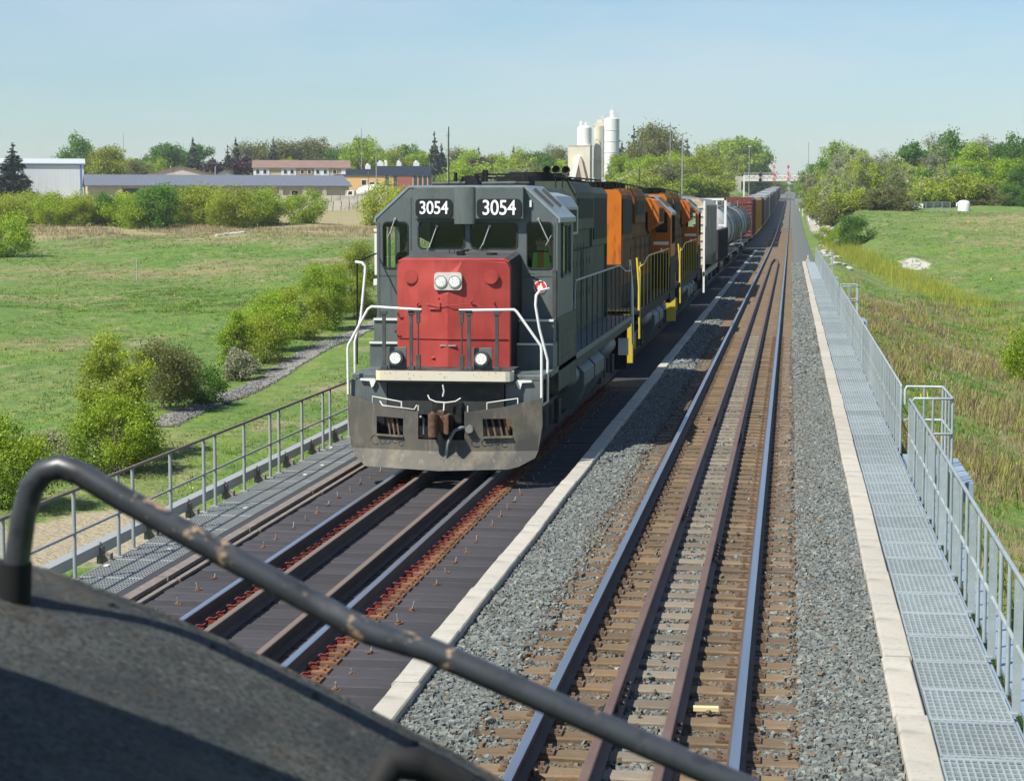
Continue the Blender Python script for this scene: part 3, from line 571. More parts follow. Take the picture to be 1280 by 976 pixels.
def locomotive(name, label, loc, rz, C_, num, front=True):
    """local frame: nose at y=0 facing -y, hood running to +y, z=0 at the rail head"""
    t = thing(name, label, 'locomotive', loc, rz, None); B = C_['body']; Tn = C_['hood']
    L = 18.0
    # frame and platforms
    m = MB(); m.box(-1.1, 1.1, .45, L - .3, 1.0, 1.40); m.box(-.9, .9, .34, .5, .9, 1.40); part('centre_sill', m, m_under, t)  # sill front coloured black to stand in for the anticlimber's shadow
    m = MB(); m.box(-1.5, 1.5, 1.35, L - .4, 1.40, 1.5); m.box(-1.48, 1.48, .48, 1.35, 1.42, 1.5)
    for s in (-1, 1): m.prism([(.92, 1.0), (.92, 1.42), (1.48, 1.42), (1.48, 1.06), (1.2, .98)], lambda u, v, q, s=s: (s * u, q, v), .38, .44)
    part('frame', m, [C_['frame']], t, .01)
    # side sill skirt (battery boxes beside the cab)
    m = MB()
    for s in (-1, 1):
        m.box(s * 1.34 if s > 0 else -1.50, 1.50 if s > 0 else -1.34, 2.36, 5.0, 1.08, 2.28)
        for y in (2.75, 3.35, 3.95): m.box(1.5 * s - .006, 1.5 * s + .006, y, y + .45, 1.6, 1.63); m.box(1.5 * s - .006, 1.5 * s + .006, y, y + .45, 2.0, 2.03)
        m.box(s * 1.2 if s > 0 else -1.46, 1.46 if s > 0 else -1.2, 5.0, L - .6, 1.24, 1.48)
    part('side_sill', m, [C_.get('sill', Tn)], t, .01, split='x')
    # nose
    m = MB()
    sec = [(-.9, 1.5), (-.9, 3.14), (-.87, 3.22), (-.80, 3.26), (.80, 3.26), (.87, 3.22), (.9, 3.14), (.9, 1.5)]
    vs = []; fs = []
    def npt(u, v, q):  # q: 0 front edge (rounded), 1 back
        return (u, q, v + (.05 if v > 3.1 and q > 1.3 else 0))
    n = len(sec)
    rows = [(1.05, .985), (1.12, 1.0), (2.34, 1.0)]
    for y, k in rows: vs += [(u * k, y, (v - (.02 if (k < 1 and v > 3) else 0)) + (.08 if (y > 2 and v > 3) else 0)) for u, v in sec]
    for r in range(2):
        for i in range(n - 1): fs.append((r * n + i, r * n + i + 1, (r + 1) * n + i + 1, (r + 1) * n + i))
    mi = [0 if C_['nose_split'] else 0] * 0
    for f in fs:
        i = f[0] % n; r = f[0] // n
        top = i in (2, 3, 4)
        m.add([vs[k] for k in f], [(0, 1, 2, 3)], 0 if r == 0 else (1 if top else 2))
    # V shaped front face
    A = [(-.886, 1.5), (-.886, 3.10), (-.857, 3.18), (-.79, 3.235), (-.27, 3.235), (-.27, 2.78), (-.06, 2.70), (-.06, 1.5)]
    Bf = [(-.06, 1.5), (-.06, 2.70), (.17, 2.78), (.17, 3.235), (.79, 3.235), (.857, 3.18), (.886, 3.10), (.886, 1.5)]
    yv = lambda u, v: .88 + .17 * min(1, abs(u + .06) / .82) if v < 3.3 else 1
    m.add([(u, yv(u, v) if abs(u) < .87 else 1.05, v) for u, v in A], [tuple(range(8))], 0)
    m.add([(u, yv(u, v) if abs(u) < .87 else 1.05, v) for u, v in Bf], [tuple(range(8))], 0)
    m.add([(-.27, yv(-.27, 3), 3.235), (.17, yv(.17, 3), 3.235), (.17, yv(.17, 3), 2.78), (-.06, .88, 2.70), (-.27, yv(-.27, 3), 2.78)], [(0, 1, 2, 3, 4)], 0)
    m.add([(-.79, 1.05, 3.24), (.79, 1.05, 3.24), (.79, 1.04, 3.234), (.17, .925, 3.237), (-.27, .925, 3.237), (-.79, 1.04, 3.234)], [(0, 1, 2, 3, 4, 5)], 0)
    nose = part('nose', m, [C_['nose'], C_['nosetop'], C_['noseside']], t)
    if front:
        m = MB()
        for x in (-.645, .61):
            m.cyl((x, 1.04, 2.97), (x, .97, 2.97), .10, 28); m.cyl((x, 1.03, 2.97), (x, .985, 2.97), .118, 28)
            part('marker_cover', m, m_red, nose); m = MB()
        m = MB(); m.prism(rr(-.265, .165, 2.775, 3.045, .05), XZ(0), .865, .93); h = part('headlight', m, M('pale_grey_lamp_plate', (.5, .5, .46), .5), nose, .006)
        for x in (-.16, .055):
            m = MB(); m.cyl((x, .87, 2.905), (x, .85, 2.905), .098, 24, 1); m.cyl((x, .85, 2.905), (x, .842, 2.905), .080, 24, 0); part('lamp', m, [m_lens, m_chrome], h)
        # seams, latches, hooks
        m = MB(); m.bar((-.86, 1.035, 2.02), (-.06, .872, 2.02), .012, .01); m.bar((-.06, .872, 2.02), (.86, 1.035, 2.02), .012, .01)
        for x in (-.62, -.30, .45): m.box(x - .05, x + .05, .93 + .1 * abs(x), 1.03, 2.0, 2.05)
        for x, z in ((-.87, 2.38), (-.55, 2.52), (-.22, 2.6), (.30, 2.56), (.66, 2.55), (-.91, 2.1)): m.tube([(x, 1.06, z), (x, .90 + .1 * abs(x), z + .02), (x + .03, .88 + .1 * abs(x), z + .06)], .012, 6)
        m.tube([(-.35, .92, 2.48), (-.18, .885, 2.48), (-.18, .885, 2.58)], .011, 6)
        m.tube([(-.4, .93, 2.56), (-.2, .88, 2.53), (0, .86, 2.54), (.25, .88, 2.56)], .005, 6)
        m.tube([(-.32, .93, 1.72), (-.27, .91, 1.72)], .015, 6)
        part('latch', m, m_red, nose, split='c')
        m = MB(); m.box(-.18, -.08, .880, .91, 1.905, 1.925); m.box(-.05, .07, .870, .90, 1.905, 1.925); part('label_plate', m, m_galvl, nose, split='c')
        m = MB(); m.tube([(-.05 + .06, 1.9, 3.36), (-.05 + .06, 1.86, 3.36), (.12, 1.80, 3.37)], .02, 6); m.box(-.04, .07, 1.6, 1.75, 3.30, 3.36); m.cyl((.50, 1.75, 3.29), (.50, 1.75, 3.33), .09, 20); m.tube([(-.22, 2.0, 3.31), (-.22, 2.0, 3.38), (-.14, 2.0, 3.39), (-.14, 2.0, 3.31)], .008, 6)
        part('antenna_base', m, m_black, nose, split='c')
    # cab: walls with real openings
    cy, cb = 2.35, 4.65
    out = [(-1.48, 1.5), (1.48, 1.5), (1.48, 3.87), (.93, 4.375), (-.93, 4.375), (-1.48, 3.87)]
    swin = [rr(-1.37, -.97, 3.07, 3.80, .07), rr(.99, 1.39, 3.07, 3.80, .07)]
    cwin = [rr(-.78, -.05, 3.39, 3.79, .07), rr(.08, .81, 3.39, 3.79, .07)]
    m = MB(); m.panel(out, swin + cwin, XZ(cy), .05)
    m.panel([(-1.48, 1.5), (1.48, 1.5), (1.48, 3.87), (.93, 4.375), (-.93, 4.375), (-1.48, 3.87)], [rr(1.0, 1.38, 3.25, 4.0 - .12, .05), rr(-1.38, -1.0, 3.25, 3.88, .05)], XZ(cb - .05), .05, 0)
    for s in (-1, 1):
        YZ = lambda u, v, q, s=s: (s * (1.48 - q) - (0), u, v)
        m.panel([(cy + .05, 1.5), (cb - .05, 1.5), (cb - .05, 3.865), (cy + .05, 3.865)], [[(cy + .55, 2.98), (cb - .65, 2.98), (cb - .65, 3.72), (cy + .55, 3.72)]], YZ, .05, 0)
    wall = part('cab_wall', m, [B], t)
    if front:
        m = MB(); m.box(-.83, .94, cy - .13, cy - .002, 3.86, 4.37); m.prism([(-.17, 3.86), (-.12, 3.80), (0, 3.775), (.12, 3.80), (.17, 3.86)], XZ(cy), -.13, 0)
        m.prism([(math.cos(R(a)) * .17 - .01, math.sin(R(a)) * .06) for a in range(180, 361, 15)], lambda u, v, q: (u, cy - .13 + v, q), 3.78, 4.37)
    else:
        m = MB(); m.box(-.9, .9, cy - .12, cy - .002, 3.9, 4.37)
    nb = part('number_board_housing', m, B, wall, .008)
    if num:
        for x0, x1 in ((-.81, -.21), (.19, .91)):
            m = MB(); m.prism(rr(x0, x1, 3.885, 4.18, .07), XZ(cy), -.148, -.13); o = part('number_board', m, m_num, nb)
            tm_ = text_mesh(num, .29 if x0 < 0 else .335, m_numw, .004, .003); q = link('number', tm_, o, ((x0 + x1) / 2, cy - .154, 4.03), (R(90), 0, 0)); q.scale = (.86, 1.0, 1)
    # roof
    m = MB(); prf = [(-1.52, 3.80), (-1.52, 3.88), (-.95, 4.40), (.95, 4.40), (1.52, 3.88), (1.52, 3.80), (1.49, 3.80), (1.49, 3.86), (.94, 4.36), (-.94, 4.36), (-1.49, 3.86), (-1.49, 3.80)]
    m.prism(prf, lambda u, v, q: (u, q, v), cy - .01, cb + .03)
    roof = part('cab_roof', m, C_['roof'], t, .006)
    m = MB()
    for s in (-1, 1): m.bar((s * 1.05, cy + .4, 4.345), (s * 1.36, cy + .4, 4.06), .05, .05); m.bar((s * 1.05, cy + 1.5, 4.345), (s * 1.36, cy + 1.5, 4.06), .05, .05)
    m.tube([(-.95 + .3, cy + .5, 4.43), (-.1, cy + .5, 4.44)], .03, 8); m.tube([(.2, cy + .35, 4.43), (.75, cy + .35, 4.44)], .03, 8); m.tube([(.45, cy + .35, 4.44), (.95, cy + .5, 4.44)], .02, 8)
    part('roof_drip_rail', m, m_darkg, roof, split='c')
    m = MB()
    for cx, sx in ((-.35, .0), (.1, 0)): m.tube([(cx, cy + 1.0, 4.4), (cx, cy + 1.0, 4.62)], .03, 8)
    m.prism([(-.25, 4.4), (-.15, 4.55), (.05, 4.55), (.12, 4.4)], lambda u, v, q: (u, q, v), cy + .5, cy + .9)
    m.box(-.1, .95, cy + 1.45, cy + 1.5, 4.58, 4.61); m.box(-.1, -.05, cy + 1.4, cy + 1.5, 4.4, 4.6); m.box(.7, .75, cy + 1.4, cy + 1.5, 4.4, 4.6); m.box(.05, .12, cy + 1.35, cy + 1.5, 4.4, 4.67)
    m.tube([(-.34, cy + .3, 4.4), (-.34, cy + .3, 5.35)], .009, 6)
    part('antenna', m, m_black, roof)
    # window glass, seals, wipers
    for w_ in swin + cwin:
        m = MB(); cx = sum(p[0] for p in w_) / len(w_); cz = sum(p[1] for p in w_) / len(w_)
        big = [(cx + (x - cx) * 1.07, cz + (z - cz) * 1.05) for x, z in w_]; m.panel(big, [w_], XZ(cy - .010), .012); f = part('window_frame', m, m_seal, wall)
        m = MB(); m.add([(x, cy + .02, z) for x, z in w_], [tuple(range(len(w_)))], 0); part('window_glass', m, m_glass, f)
    for s in (-1, 1):
        m = MB(); x = 1.482 * s; y0, y1 = cy + .50, cb - .60
        for a, c2 in ((y0, y0 + .05), (y1 - .05, y1), ((y0 + y1) / 2 - .03, (y0 + y1) / 2 + .03)): m.box(min(x, x + .03 * s), max(x, x + .03 * s), a, c2, 2.93, 3.77)
        m.box(min(x, x + .03 * s), max(x, x + .03 * s), y0, y1, 2.90, 2.95); m.box(min(x, x + .03 * s), max(x, x + .03 * s), y0, y1, 3.75, 3.79); f = part('side_window_frame', m, C_['trim'], wall)
        m = MB(); m.box(1.455 * s - .003, 1.455 * s + .003, y0 + .05, y1 - .05, 2.97, 3.73)
        (part('window_glass', m, m_glass if front else m_dglass, f) if not (front and s < 0) else None)
    if front:
        for a, c2 in (((-1.17, 3.86), (-1.25, 3.62)), ((1.17, 3.86), (1.34, 3.50)), ((-.48, 3.74), (-.60, 3.41)), ((.38, 3.74), (.27, 3.44))):
            m = MB(); m.tube([(a[0], cy - .04, a[1]), (c2[0], cy - .05, c2[1])], .012, 6); m.cyl((a[0], cy - .05, a[1]), (a[0], cy, a[1]), .022, 8); m.bar((c2[0] - .05, cy - .03, c2[1] - .06), (c2[0] + .04, cy - .03, c2[1] + .10), .012, .012); part('wiper', m, m_galvl, wall)
        # red round badge with a white figure
        m = MB(); m.cyl((1.20, cy - .012, 2.77), (1.20, cy - .001, 2.77), .105, 28, 1); m.cyl((1.20, cy - .018, 2.77), (1.20, cy - .010, 2.77), .092, 28, 0)
        m.prism([(1.16, 2.71), (1.24, 2.71), (1.245, 2.77), (1.225, 2.79), (1.225, 2.83), (1.205, 2.84), (1.20, 2.80), (1.17, 2.79), (1.155, 2.75)], XZ(cy), -.023, -.017, 1)
        part('badge', m, [m_badge, m_numw], wall)
        m = MB(); m.box(-1.54, -1.49, cy + .1, cy + .25, 2.95, 3.62); m.box(-1.55, -1.48, cy + .1, cy + .25, 3.65, 3.70); m.box(-1.56, -1.49, cy + .1, cy + .3, 2.78, 2.88); part('mirror_panel', m, m_white, wall, split='c')
        m = MB(); m.box(1.02, 1.06, cy - .03, cy, 4.05, 4.16); part('class_light', m, m_white, wall)
        m = MB(); m.tube([(1.02, cy - .05, 3.0), (1.12, cy - .05, 2.99)], .012, 6); m.tube([(1.1, cy, 2.93), (1.16, cy - .06, 2.91), (1.20, cy - .06, 2.95)], .01, 6); m.box(1.40, 1.46, cy - .02, cy, 2.2, 3.05); part('grab_handle', m, m_darkg, wall, split='c')
    # cab floor and inside
    m = MB(); m.box(-1.42, 1.42, cy + .06, cb - .06, 2.3, 2.36); m.box(-.6, .6, cb - .5, cb - .1, 2.36, 4.2); m.box(-.55, -.1, cy + .25, cy + .6, 2.36, 3.45); m.box(-1.0, -.35, cy + .9, cy + 1.3, 2.36, 3.3)
    part('cab_interior', m, m_inter, t, split='c')
    if front:
        m = MB(); m.panel([(-1.42, 2.36), (1.42, 2.36), (1.42, 3.84), (.9, 4.32), (-.9, 4.32), (-1.42, 3.84)], [rr(1.0, 1.38, 3.25, 3.88, .05), rr(-1.38, -1.0, 3.25, 3.88, .05)], XZ(cb - .09), .02); part('dark_backing', m, m_inter, wall)  # dark sheet added inside the rear wall to deepen the cab's gloom
        m = MB()
        for x in np.arange(-.76, .9, .14):
            if abs(x) > .2: m.cyl((x, cy - .136, 4.32), (x, cy - .12, 4.32), .009, 6)
        for x in (-.15, .13):
            for z in (3.9, 4.02, 4.14, 4.26): m.cyl((x * 1.15, cy - .14, z), (x * 1.15, cy - .10, z), .009, 6)
        part('rivet_rows', m, m_grey, nb)
        m = MB(); m.box(-1.44, -.93, cy - .004, cy + .001, 2.93, 2.945); m.box(.93, 1.44, cy - .004, cy + .001, 2.93, 2.945); m.box(-.92, -.905, cy - .004, cy + .001, 3.36, 4.2); m.box(-.045, .08, cy - .004, cy + .001, 3.36, 3.375); m.box(1.43, 1.445, cy - .004, cy + .001, 1.6, 3.8); m.box(-1.445, -1.43, cy - .004, cy + .001, 1.6, 3.8); part('weld_seam', m, m_darkg, wall, split='c')
    # steps beside the nose
    m = MB()
    for s in (-1, 1):
        m.box(.905 if s > 0 else -1.48, 1.48 if s > 0 else -.905, 1.75, 2.34, 1.5, 1.88, 0); m.box(.905 if s > 0 else -1.46, 1.46 if s > 0 else -.905, 2.0, 2.34, 1.88, 2.24, 0)
        m.box(.905 if s > 0 else -1.48, 1.48 if s > 0 else -.905, 1.72, 1.76, 1.875, 1.905, 1); m.box(.905 if s > 0 else -1.46, 1.46 if s > 0 else -.905, 1.97, 2.01, 2.235, 2.27, 1)
        m.box(.905 if s > 0 else -1.48, 1.48 if s > 0 else -.905, 1.76, 2.34, 1.882, 1.90, 0); m.box(.905 if s > 0 else -1.46, 1.46 if s > 0 else -.905, 2.01, 2.34, 2.242, 2.262, 0)
    part('cab_step', m, [B, m_white], t, split='x')
    if front: front_end(t)
    # long hood
    hz = 4.40
    prf = [(-.9, 1.5), (-.9, hz - .12), (-.78, hz), (.78, hz), (.9, hz - .12), (.9, 1.5)]
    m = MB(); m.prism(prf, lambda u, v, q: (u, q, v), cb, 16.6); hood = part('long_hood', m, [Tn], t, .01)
    # equipment casing behind the cab (rounded shoulders), dynamic brake blister and radiator section
    m = MB(); sh = [(-1.28, 3.55), (-1.28, 4.05), (-1.15, 4.24), (-.9, 4.31), (.9, 4.31), (1.15, 4.24), (1.28, 4.05), (1.28, 3.55), (.9, 3.35), (-.9, 3.35)]
    m.prism(sh, lambda u, v, q: (u, q, v), cb + .15, 7.3); part('air_intake_casing', m, [C_['casing']], hood, .02)
    m = MB()
    for s in (-1, 1):
        m.box(1.283 * s - .004, 1.283 * s + .004, cb + .5, 7.0, 3.6, 4.0); m.box(1.03 * s - .005, 1.03 * s + .005, 9.6, 12.6, 3.82, 4.22); m.box(.96 * s - .01, .96 * s + .01, 13.4, 16.3, 3.35, 4.25)
    part('dark_intake_grille', m, m_black, hood, split='c')
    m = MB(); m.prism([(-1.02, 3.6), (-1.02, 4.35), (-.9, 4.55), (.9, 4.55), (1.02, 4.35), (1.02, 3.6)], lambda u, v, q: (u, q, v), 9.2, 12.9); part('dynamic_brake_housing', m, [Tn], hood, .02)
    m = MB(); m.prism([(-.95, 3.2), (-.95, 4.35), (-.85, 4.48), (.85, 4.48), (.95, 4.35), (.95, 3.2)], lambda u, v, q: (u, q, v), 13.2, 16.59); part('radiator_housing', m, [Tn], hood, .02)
    for y, z in ((10.2, 4.55), (11.8, 4.55), (13.9, 4.48), (15.1, 4.48), (16.1, 4.48)):
        m = MB(); m.cyl((0, y, z - .01), (0, y, z + .16), .52, 24); m.cyl((0, y, z + .155), (0, y, z + .19), .42, 24); part('roof_fan', m, m_black, hood)
    m = MB(); m.box(-.3, .3, 7.6, 8.6, 4.39, 4.62); m.box(-.7, .7, 5, 6.8, 4.3, 4.40)
    for s in (-1, 1):
        m.tube([(s * .82, 7.4, 4.62), (s * .82, 16.4, 4.66)], .018, 6)
        for y in np.arange(7.6, 16.5, 1.1): m.tube([(s * .82, y, 4.4), (s * .82, y, 4.64)], .012, 6)
    part('roof_detail', m, m_black, hood)
    m = MB()
    for s in (-1, 1):
        for i, y in enumerate(np.arange(cb + .35, 13.0, .62)): m.box(.9 * s - .012, .9 * s + .012, y, y + .55, 1.62, 3.3)
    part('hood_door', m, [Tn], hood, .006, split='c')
    m = MB()
    for s in (-1, 1):
        for i, y in enumerate(np.arange(cb + .35, 13.0, .62)):
            m.box(.915 * s - .006, .915 * s + .006, y + .5, y + .54, 2.2, 2.35); m.box(.915 * s - .006, .915 * s + .006, y + .5, y + .54, 2.85, 2.98)
            if i % 3 == 1: m.box(.912 * s - .005, .912 * s + .005, y + .1, y + .42, 2.5, 3.15)
        m.tube([(.98 * s, 8.1, 3.9), (.98 * s, 8.1, 3.4), (1.0 * s, 7.7, 3.3), (1.0 * s, 7.7, 3.25)], .04, 8); m.tube([(.95 * s, 7.0, 3.2), (.95 * s, 12.9, 3.2)], .015, 6); m.tube([(.95 * s, 7.4, 3.65), (.95 * s, 9.1, 3.65)], .015, 6)
    part('door_latch', m, m_black, hood)
    # end of hood face trim
    m = MB(); m.prism([(-.955, 1.5), (-.955, 4.35), (-.86, 4.485), (.86, 4.485), (.955, 4.35), (.955, 1.5)], XZ(16.6), 0, .03); part('hood_end', m, [C_['end']], hood)
    if C_.get('band'):
        m = MB()
        for s in (-1, 1): m.box(.918 * s - .004, .918 * s + .004, cb + .1, 16.6, 1.5, 2.05); m.box(1.484 * s - .004, 1.484 * s + .004, cy, cb, 1.5, 2.5)
        m.box(-1.46, 1.46, cb + .001, cb + .006, 1.5, 2.62); m.box(-.95, .95, 16.631, 16.636, 1.5, 2.6)
        part('black_band', m, m_black, hood, split='c')
        m = MB()
        for s in (-1, 1): m.box(.95 * s if s > 0 else -1.42, 1.42 if s > 0 else -.95, cb + .002, cb + .008, 2.87, 2.97)
        o = part('sign_strip', m, M('pale_strip', (.75, .72, .68), .5), wall, split='c')
        m = MB(); m.cyl((-1.2, cb, 2.70), (-1.2, cb + .012, 2.70), .10, 24, 0); m.prism([(-1.24, 2.65), (-1.16, 2.65), (-1.17, 2.74), (-1.2, 2.77), (-1.23, 2.73)], XZ(cb), .012, .016, 1); part('badge', m, [m_badge, m_numw], wall)
        for s in (-1, 1):
            m = MB(); m.add([(s * x, cb - .02, z) for x, z in rr(1.0, 1.38, 3.25, 3.88, .05)], [tuple(range(20))], 0); part('window_glass', m, m_dglass if s < 0 and not C_.get('clear') else m_glass, wall)
    # walkway handrails
    m1 = MB(); posts = []
    for s in (-1, 1):
        x = 1.46 * s
        m1.tube([(x, 5.05, 2.2), (x, 5.15, 2.72), (x, 5.3, 2.77), (x, 13.8, 2.77), (x, 14.6, 2.73), (x, 15.6, 2.6), (x, 17.2, 2.55), (x, 17.35, 2.4), (x, 17.4, 1.3)], .02, 6)
        posts += [(x, y) for y in np.arange(5.2, 17.3, 1.3 if not front else 1.0)]
    hr = part('handrail', m1, C_['hand'], t, split='x'); pm = MB(); pm.box(-.011, .011, -.011, .011, 1.4, 2.76); pme = pm.mesh('stanchion', C_['post'])
    for x, y in posts: q = link('stanchion', pme, t, (x, y, 0)); q.scale.z = 1 if y < 14.4 else .97
    m = MB()
    for s in (-1, 1):
        m.tube([(s * 1.42, 17.45, 2.8), (s * 1.48, 17.5, 2.1), (s * 1.50, 17.55, .8)], .03, 6); m.box(1.28 * s - .12, 1.28 * s + .12, 17.4, 17.46, .55, .95)
    part('end_step', m, [m_yellow if not front else m_white], t, split='x')
    # pilot at the hood end, coupler, tanks, trucks
    m = MB(); m.box(-1.35, 1.35, 17.55, 17.7, .2, 1.4); m.box(-1.3, 1.3, 17.2, 17.6, 1.4, 1.5); m.box(-.15, .15, 17.5, 18.2, .72, .98); part('rear_pilot', m, C_['pilot'], t, .01)
    m = MB(); m.prism([(-1.42, .75), (-1.42, 1.0), (-1.2, 1.22), (1.2, 1.22), (1.42, 1.0), (1.42, .75), (1.2, .35), (.8, .28), (-.8, .28), (-1.2, .35)], lambda u, v, q: (u, q, v), 6.9, 11.2)
    for y in (6.95, 9.0, 11.1): m.prism([(-1.44, .75), (-1.44, 1.01), (-1.21, 1.24), (1.21, 1.24), (1.44, 1.01), (1.44, .75), (1.21, .33), (-1.21, .33)], lambda u, v, q: (u, q, v), y, y + .05)
    part('fuel_tank', m, [C_['tank']], t, .01)
    m = MB()
    for s in (-1, 1): m.tube([(s * 1.2, 11.5, 1.05), (s * 1.2, 11.6, 1.05), (s * 1.2, 14.0, 1.05), (s * 1.2, 14.1, 1.05)], [.1, .2, .2, .1], 16); m.tube([(s * 1.2, 5.2, 1.0), (s * 1.2, 5.3, 1.0), (s * 1.2, 6.5, 1.0), (s * 1.2, 6.6, 1.0)], [.1, .2, .2, .1], 16)
    part('air_reservoir', m, [C_['tank']], t, split='c')
    wheelset_truck(t, 3.6, [m_under]); wheelset_truck(t, 14.1, [m_under])
    if front:
        m = MB(); m.box(-.05, .05, 14.9, 15.1, 4.6, 4.78)
        for x, z in ((-.20, 4.86), (0.0, 4.87), (.22, 4.86)):
            m.tube([(x, 15.2, z), (x, 14.95, z), (x, 14.75, z), (x, 14.6, z)], [.03, .035, .05, .095], 16, 0, False); m.tube([(x, 14.61, z), (x, 14.75, z)], [.085, .02], 16, 0, False)
        m.box(-.25, .25, 14.95, 15.05, 4.74, 4.80); part('horn', m, m_darkg, hood)
    return t
def front_end(t):
    # cream anticlimber step
    m = MB(); m.prism([(-1.07, .30), (-1.05, .19), (-.98, .16), (.95, .16), (1.02, .19), (1.045, .30), (1.045, .45), (-1.07, .45)], lambda u, v, q: (u, v, q), 1.43, 1.575)
    part('anticlimber', m, m_cream, t, .01)
    m = MB(); m.box(-1.05, 1.03, .22, .46, 1.39, 1.43); m.box(-1.04, 1.02, .2, 1.1, 1.576, 1.585) ; part('anticlimber_shelf', m, m_darkg, t)
    # ditch lights
    for x in (-.765, .56):
        m = MB(); m.box(x - .15, x + .15, .40, .43, 1.58, 1.92); m.box(x - .02, x + .02, .43, .6, 1.58, 1.9); o = part('ditch_light', m, m_grey, t, .006)
        m = MB(); m.cyl((x, .40, 1.76), (x, .28, 1.76), .115, 24, 1); m.cyl((x, .28, 1.76), (x, .268, 1.76), .085, 24, 0); part('lamp', m, [m_lens, m_darkg], o)
    # front handrails
    for s in (-1, 1):
        m = MB()
        if s < 0: m.tube([(-.36, .3, 2.495), (-1.13, .3, 2.54), (-1.19, .3, 2.50), (-1.50, .3, 1.95), (-1.51, .3, 1.88), (-1.51, .32, 1.1)], .022, 8)
        else: m.tube([(.22, .3, 2.49), (1.06, .3, 2.51), (1.10, .3, 2.48), (1.47, .3, 1.97), (1.48, .3, 1.90), (1.48, .32, 1.1)], .022, 8)
        part('front_handrail', m, m_white, t)
        m = MB()
        if s < 0: m.tube([(-1.52, .95, 3.20), (-1.41, .9, 3.19), (-1.36, .9, 3.14), (-1.36, .9, 3.03), (-1.43, .9, 2.35), (-1.53, .9, 1.96), (-1.54, .9, 1.05), (-1.46, .9, 1.02)], .022, 8); m.tube([(-1.5, .95, 3.2), (-1.48, 2.3, 3.3)], .012, 6, 1); m.tube([(-1.5, .97, 3.17), (-1.52, 1.0, 1.6)], .014, 6, 1)
        else: m.tube([(1.48, 1.2, 2.79), (1.37, .95, 2.77), (1.32, .9, 2.70), (1.31, .9, 2.55), (1.37, .9, 2.19), (1.50, .9, 1.70), (1.50, .9, 1.07), (1.42, .9, 1.01)], .022, 8)
        part('step_handrail', m, [m_white, m_black], t)
    m = MB()
    for x in (-.94, -.52, .37, .80): m.box(x - .028, x + .028, .28, .31, 1.58, 2.47); m.box(x - .05, x + .05, .27, .33, 2.42, 2.48); m.box(x - .05, x + .05, .26, .34, 1.585, 1.64)
    for x in (-.41, .26): m.tube([(x, .29, 1.62), (x, .29, 2.45)], .015, 6); m.box(x - .035, x + .035, .27, .32, 1.6, 1.82); m.box(x - .03, x + .03, .27, .32, 2.3, 2.46)
    m.box(-.56, -.36, .27, .33, 2.45, 2.5); m.box(.22, .42, .27, .33, 2.45, 2.5)
    part('stanchion', m, m_darkg, t, .004, split='c')
    # plough with openings
    def pf(u, v, q): return (u, -.04 + .20 * abs(u) + (.02 * (v - .38) if v > .38 else -.75 * (.38 - v)) + q, v)
    m = MB()
    m.panel([(-.37, .38), (-.37, .985), (-.42, .965), (-.95, 1.03), (-1.52, 1.20), (-1.50, .76), (-1.45, .38)], [[(-1.04, .88), (-.61, .86), (-.61, .60), (-1.04, .61)]], pf, .025, 0)
    m.panel([(.34, .38), (.34, .985), (.40, .97), (.95, 1.05), (1.49, 1.185), (1.50, .76), (1.44, .38)], [[(.61, .87), (1.05, .87), (1.06, .61), (.62, .60)]], pf, .025, 0)
    m.panel([(-.37, .38), (-.37, .55), (0, .55), (0, .38)], [], pf, .025, 0); m.panel([(.34, .38), (.34, .55), (0, .55), (0, .38)], [], pf, .025, 0)
    m.panel([(-1.45, .38), (-1.385, .28), (-1.18, .13), (0, .11), (0, .38)], [], pf, .025, 0); m.panel([(1.44, .38), (1.40, .28), (1.17, .16), (1.02, .125), (0, .11), (0, .38)], [], pf, .025, 0)
    m.prism([(-1.04, .60), (-1.04, .585), (-.61, .575), (-.61, .595)], pf, -.04, .0); m.prism([(.62, .59), (.62, .575), (1.06, .58), (1.06, .60)], pf, -.04, 0)
    pl = part('snow_plow', m, m_plow, t)
    m = MB()
    for x in (-.86, -.79, -.72): m.tube([pf(x - .02, .88, .10), pf(x + .03, .6, .06)], .018, 6)
    for x in (.65, .75, .85, .93): m.tube([pf(x - .02, .88, .10), pf(x + .05, .6, .06)], .02, 6)
    m.box(.93, 1.05, .35, .4, .68, .88); part('air_hose', m, m_plate, pl, split='c')
    m = MB(); 
    def loop(cx, cz, a, b_, st=0, en=330): m.tube([pf(cx + a * math.cos(R(k)), cz + b_ * math.sin(R(k)), -.004) for k in range(st, en, 20)], .0045, 4)
    for cx in (-1.06, .52): loop(cx, .52, .075, .07, 30, 330); loop(cx + .12, .51, .045, .05); loop(cx + .2, .51, .045, .04, 160, 500); loop(cx + .31, .515, .04, .035); loop(cx + .42, .54, .035, .03); loop(cx + .42, .48, .045, .035)
    part('chalk_scrawl', m, m_darkg, pl)
    m = MB(); m.tube([pf(-.33, .9, -.02), (-.30, .12, .86), (-.30, .12, .62)], .02, 6); m.tube([(.36, .1, .72), (.3, .02, .74), (.2, -.05, .70), (.1, -.08, .5), (.07, -.08, .26)], .028, 8); m.cyl((.07, -.08, .27), (.05, -.08, .18), .03, 8, 1); m.box(.02, .08, -.10, -.06, .15, .21, 1); m.cyl((.42, -.02, .72), (.42, .14, .72), .06, 12)
    part('brake_hose', m, [M('grey_rubber_hose', (.16, .17, .16), .6), m_rustc], t, split='c')
    # coupler
    m = MB(); m.box(-.2, .27, .3, .5, .5, 1.1); m.prism([(-.19, .5), (-.19, 1.08), (.26, 1.03), (.26, .5)], XZ(.25), 0, .25); part('coupler_pocket', m, m_black, t)
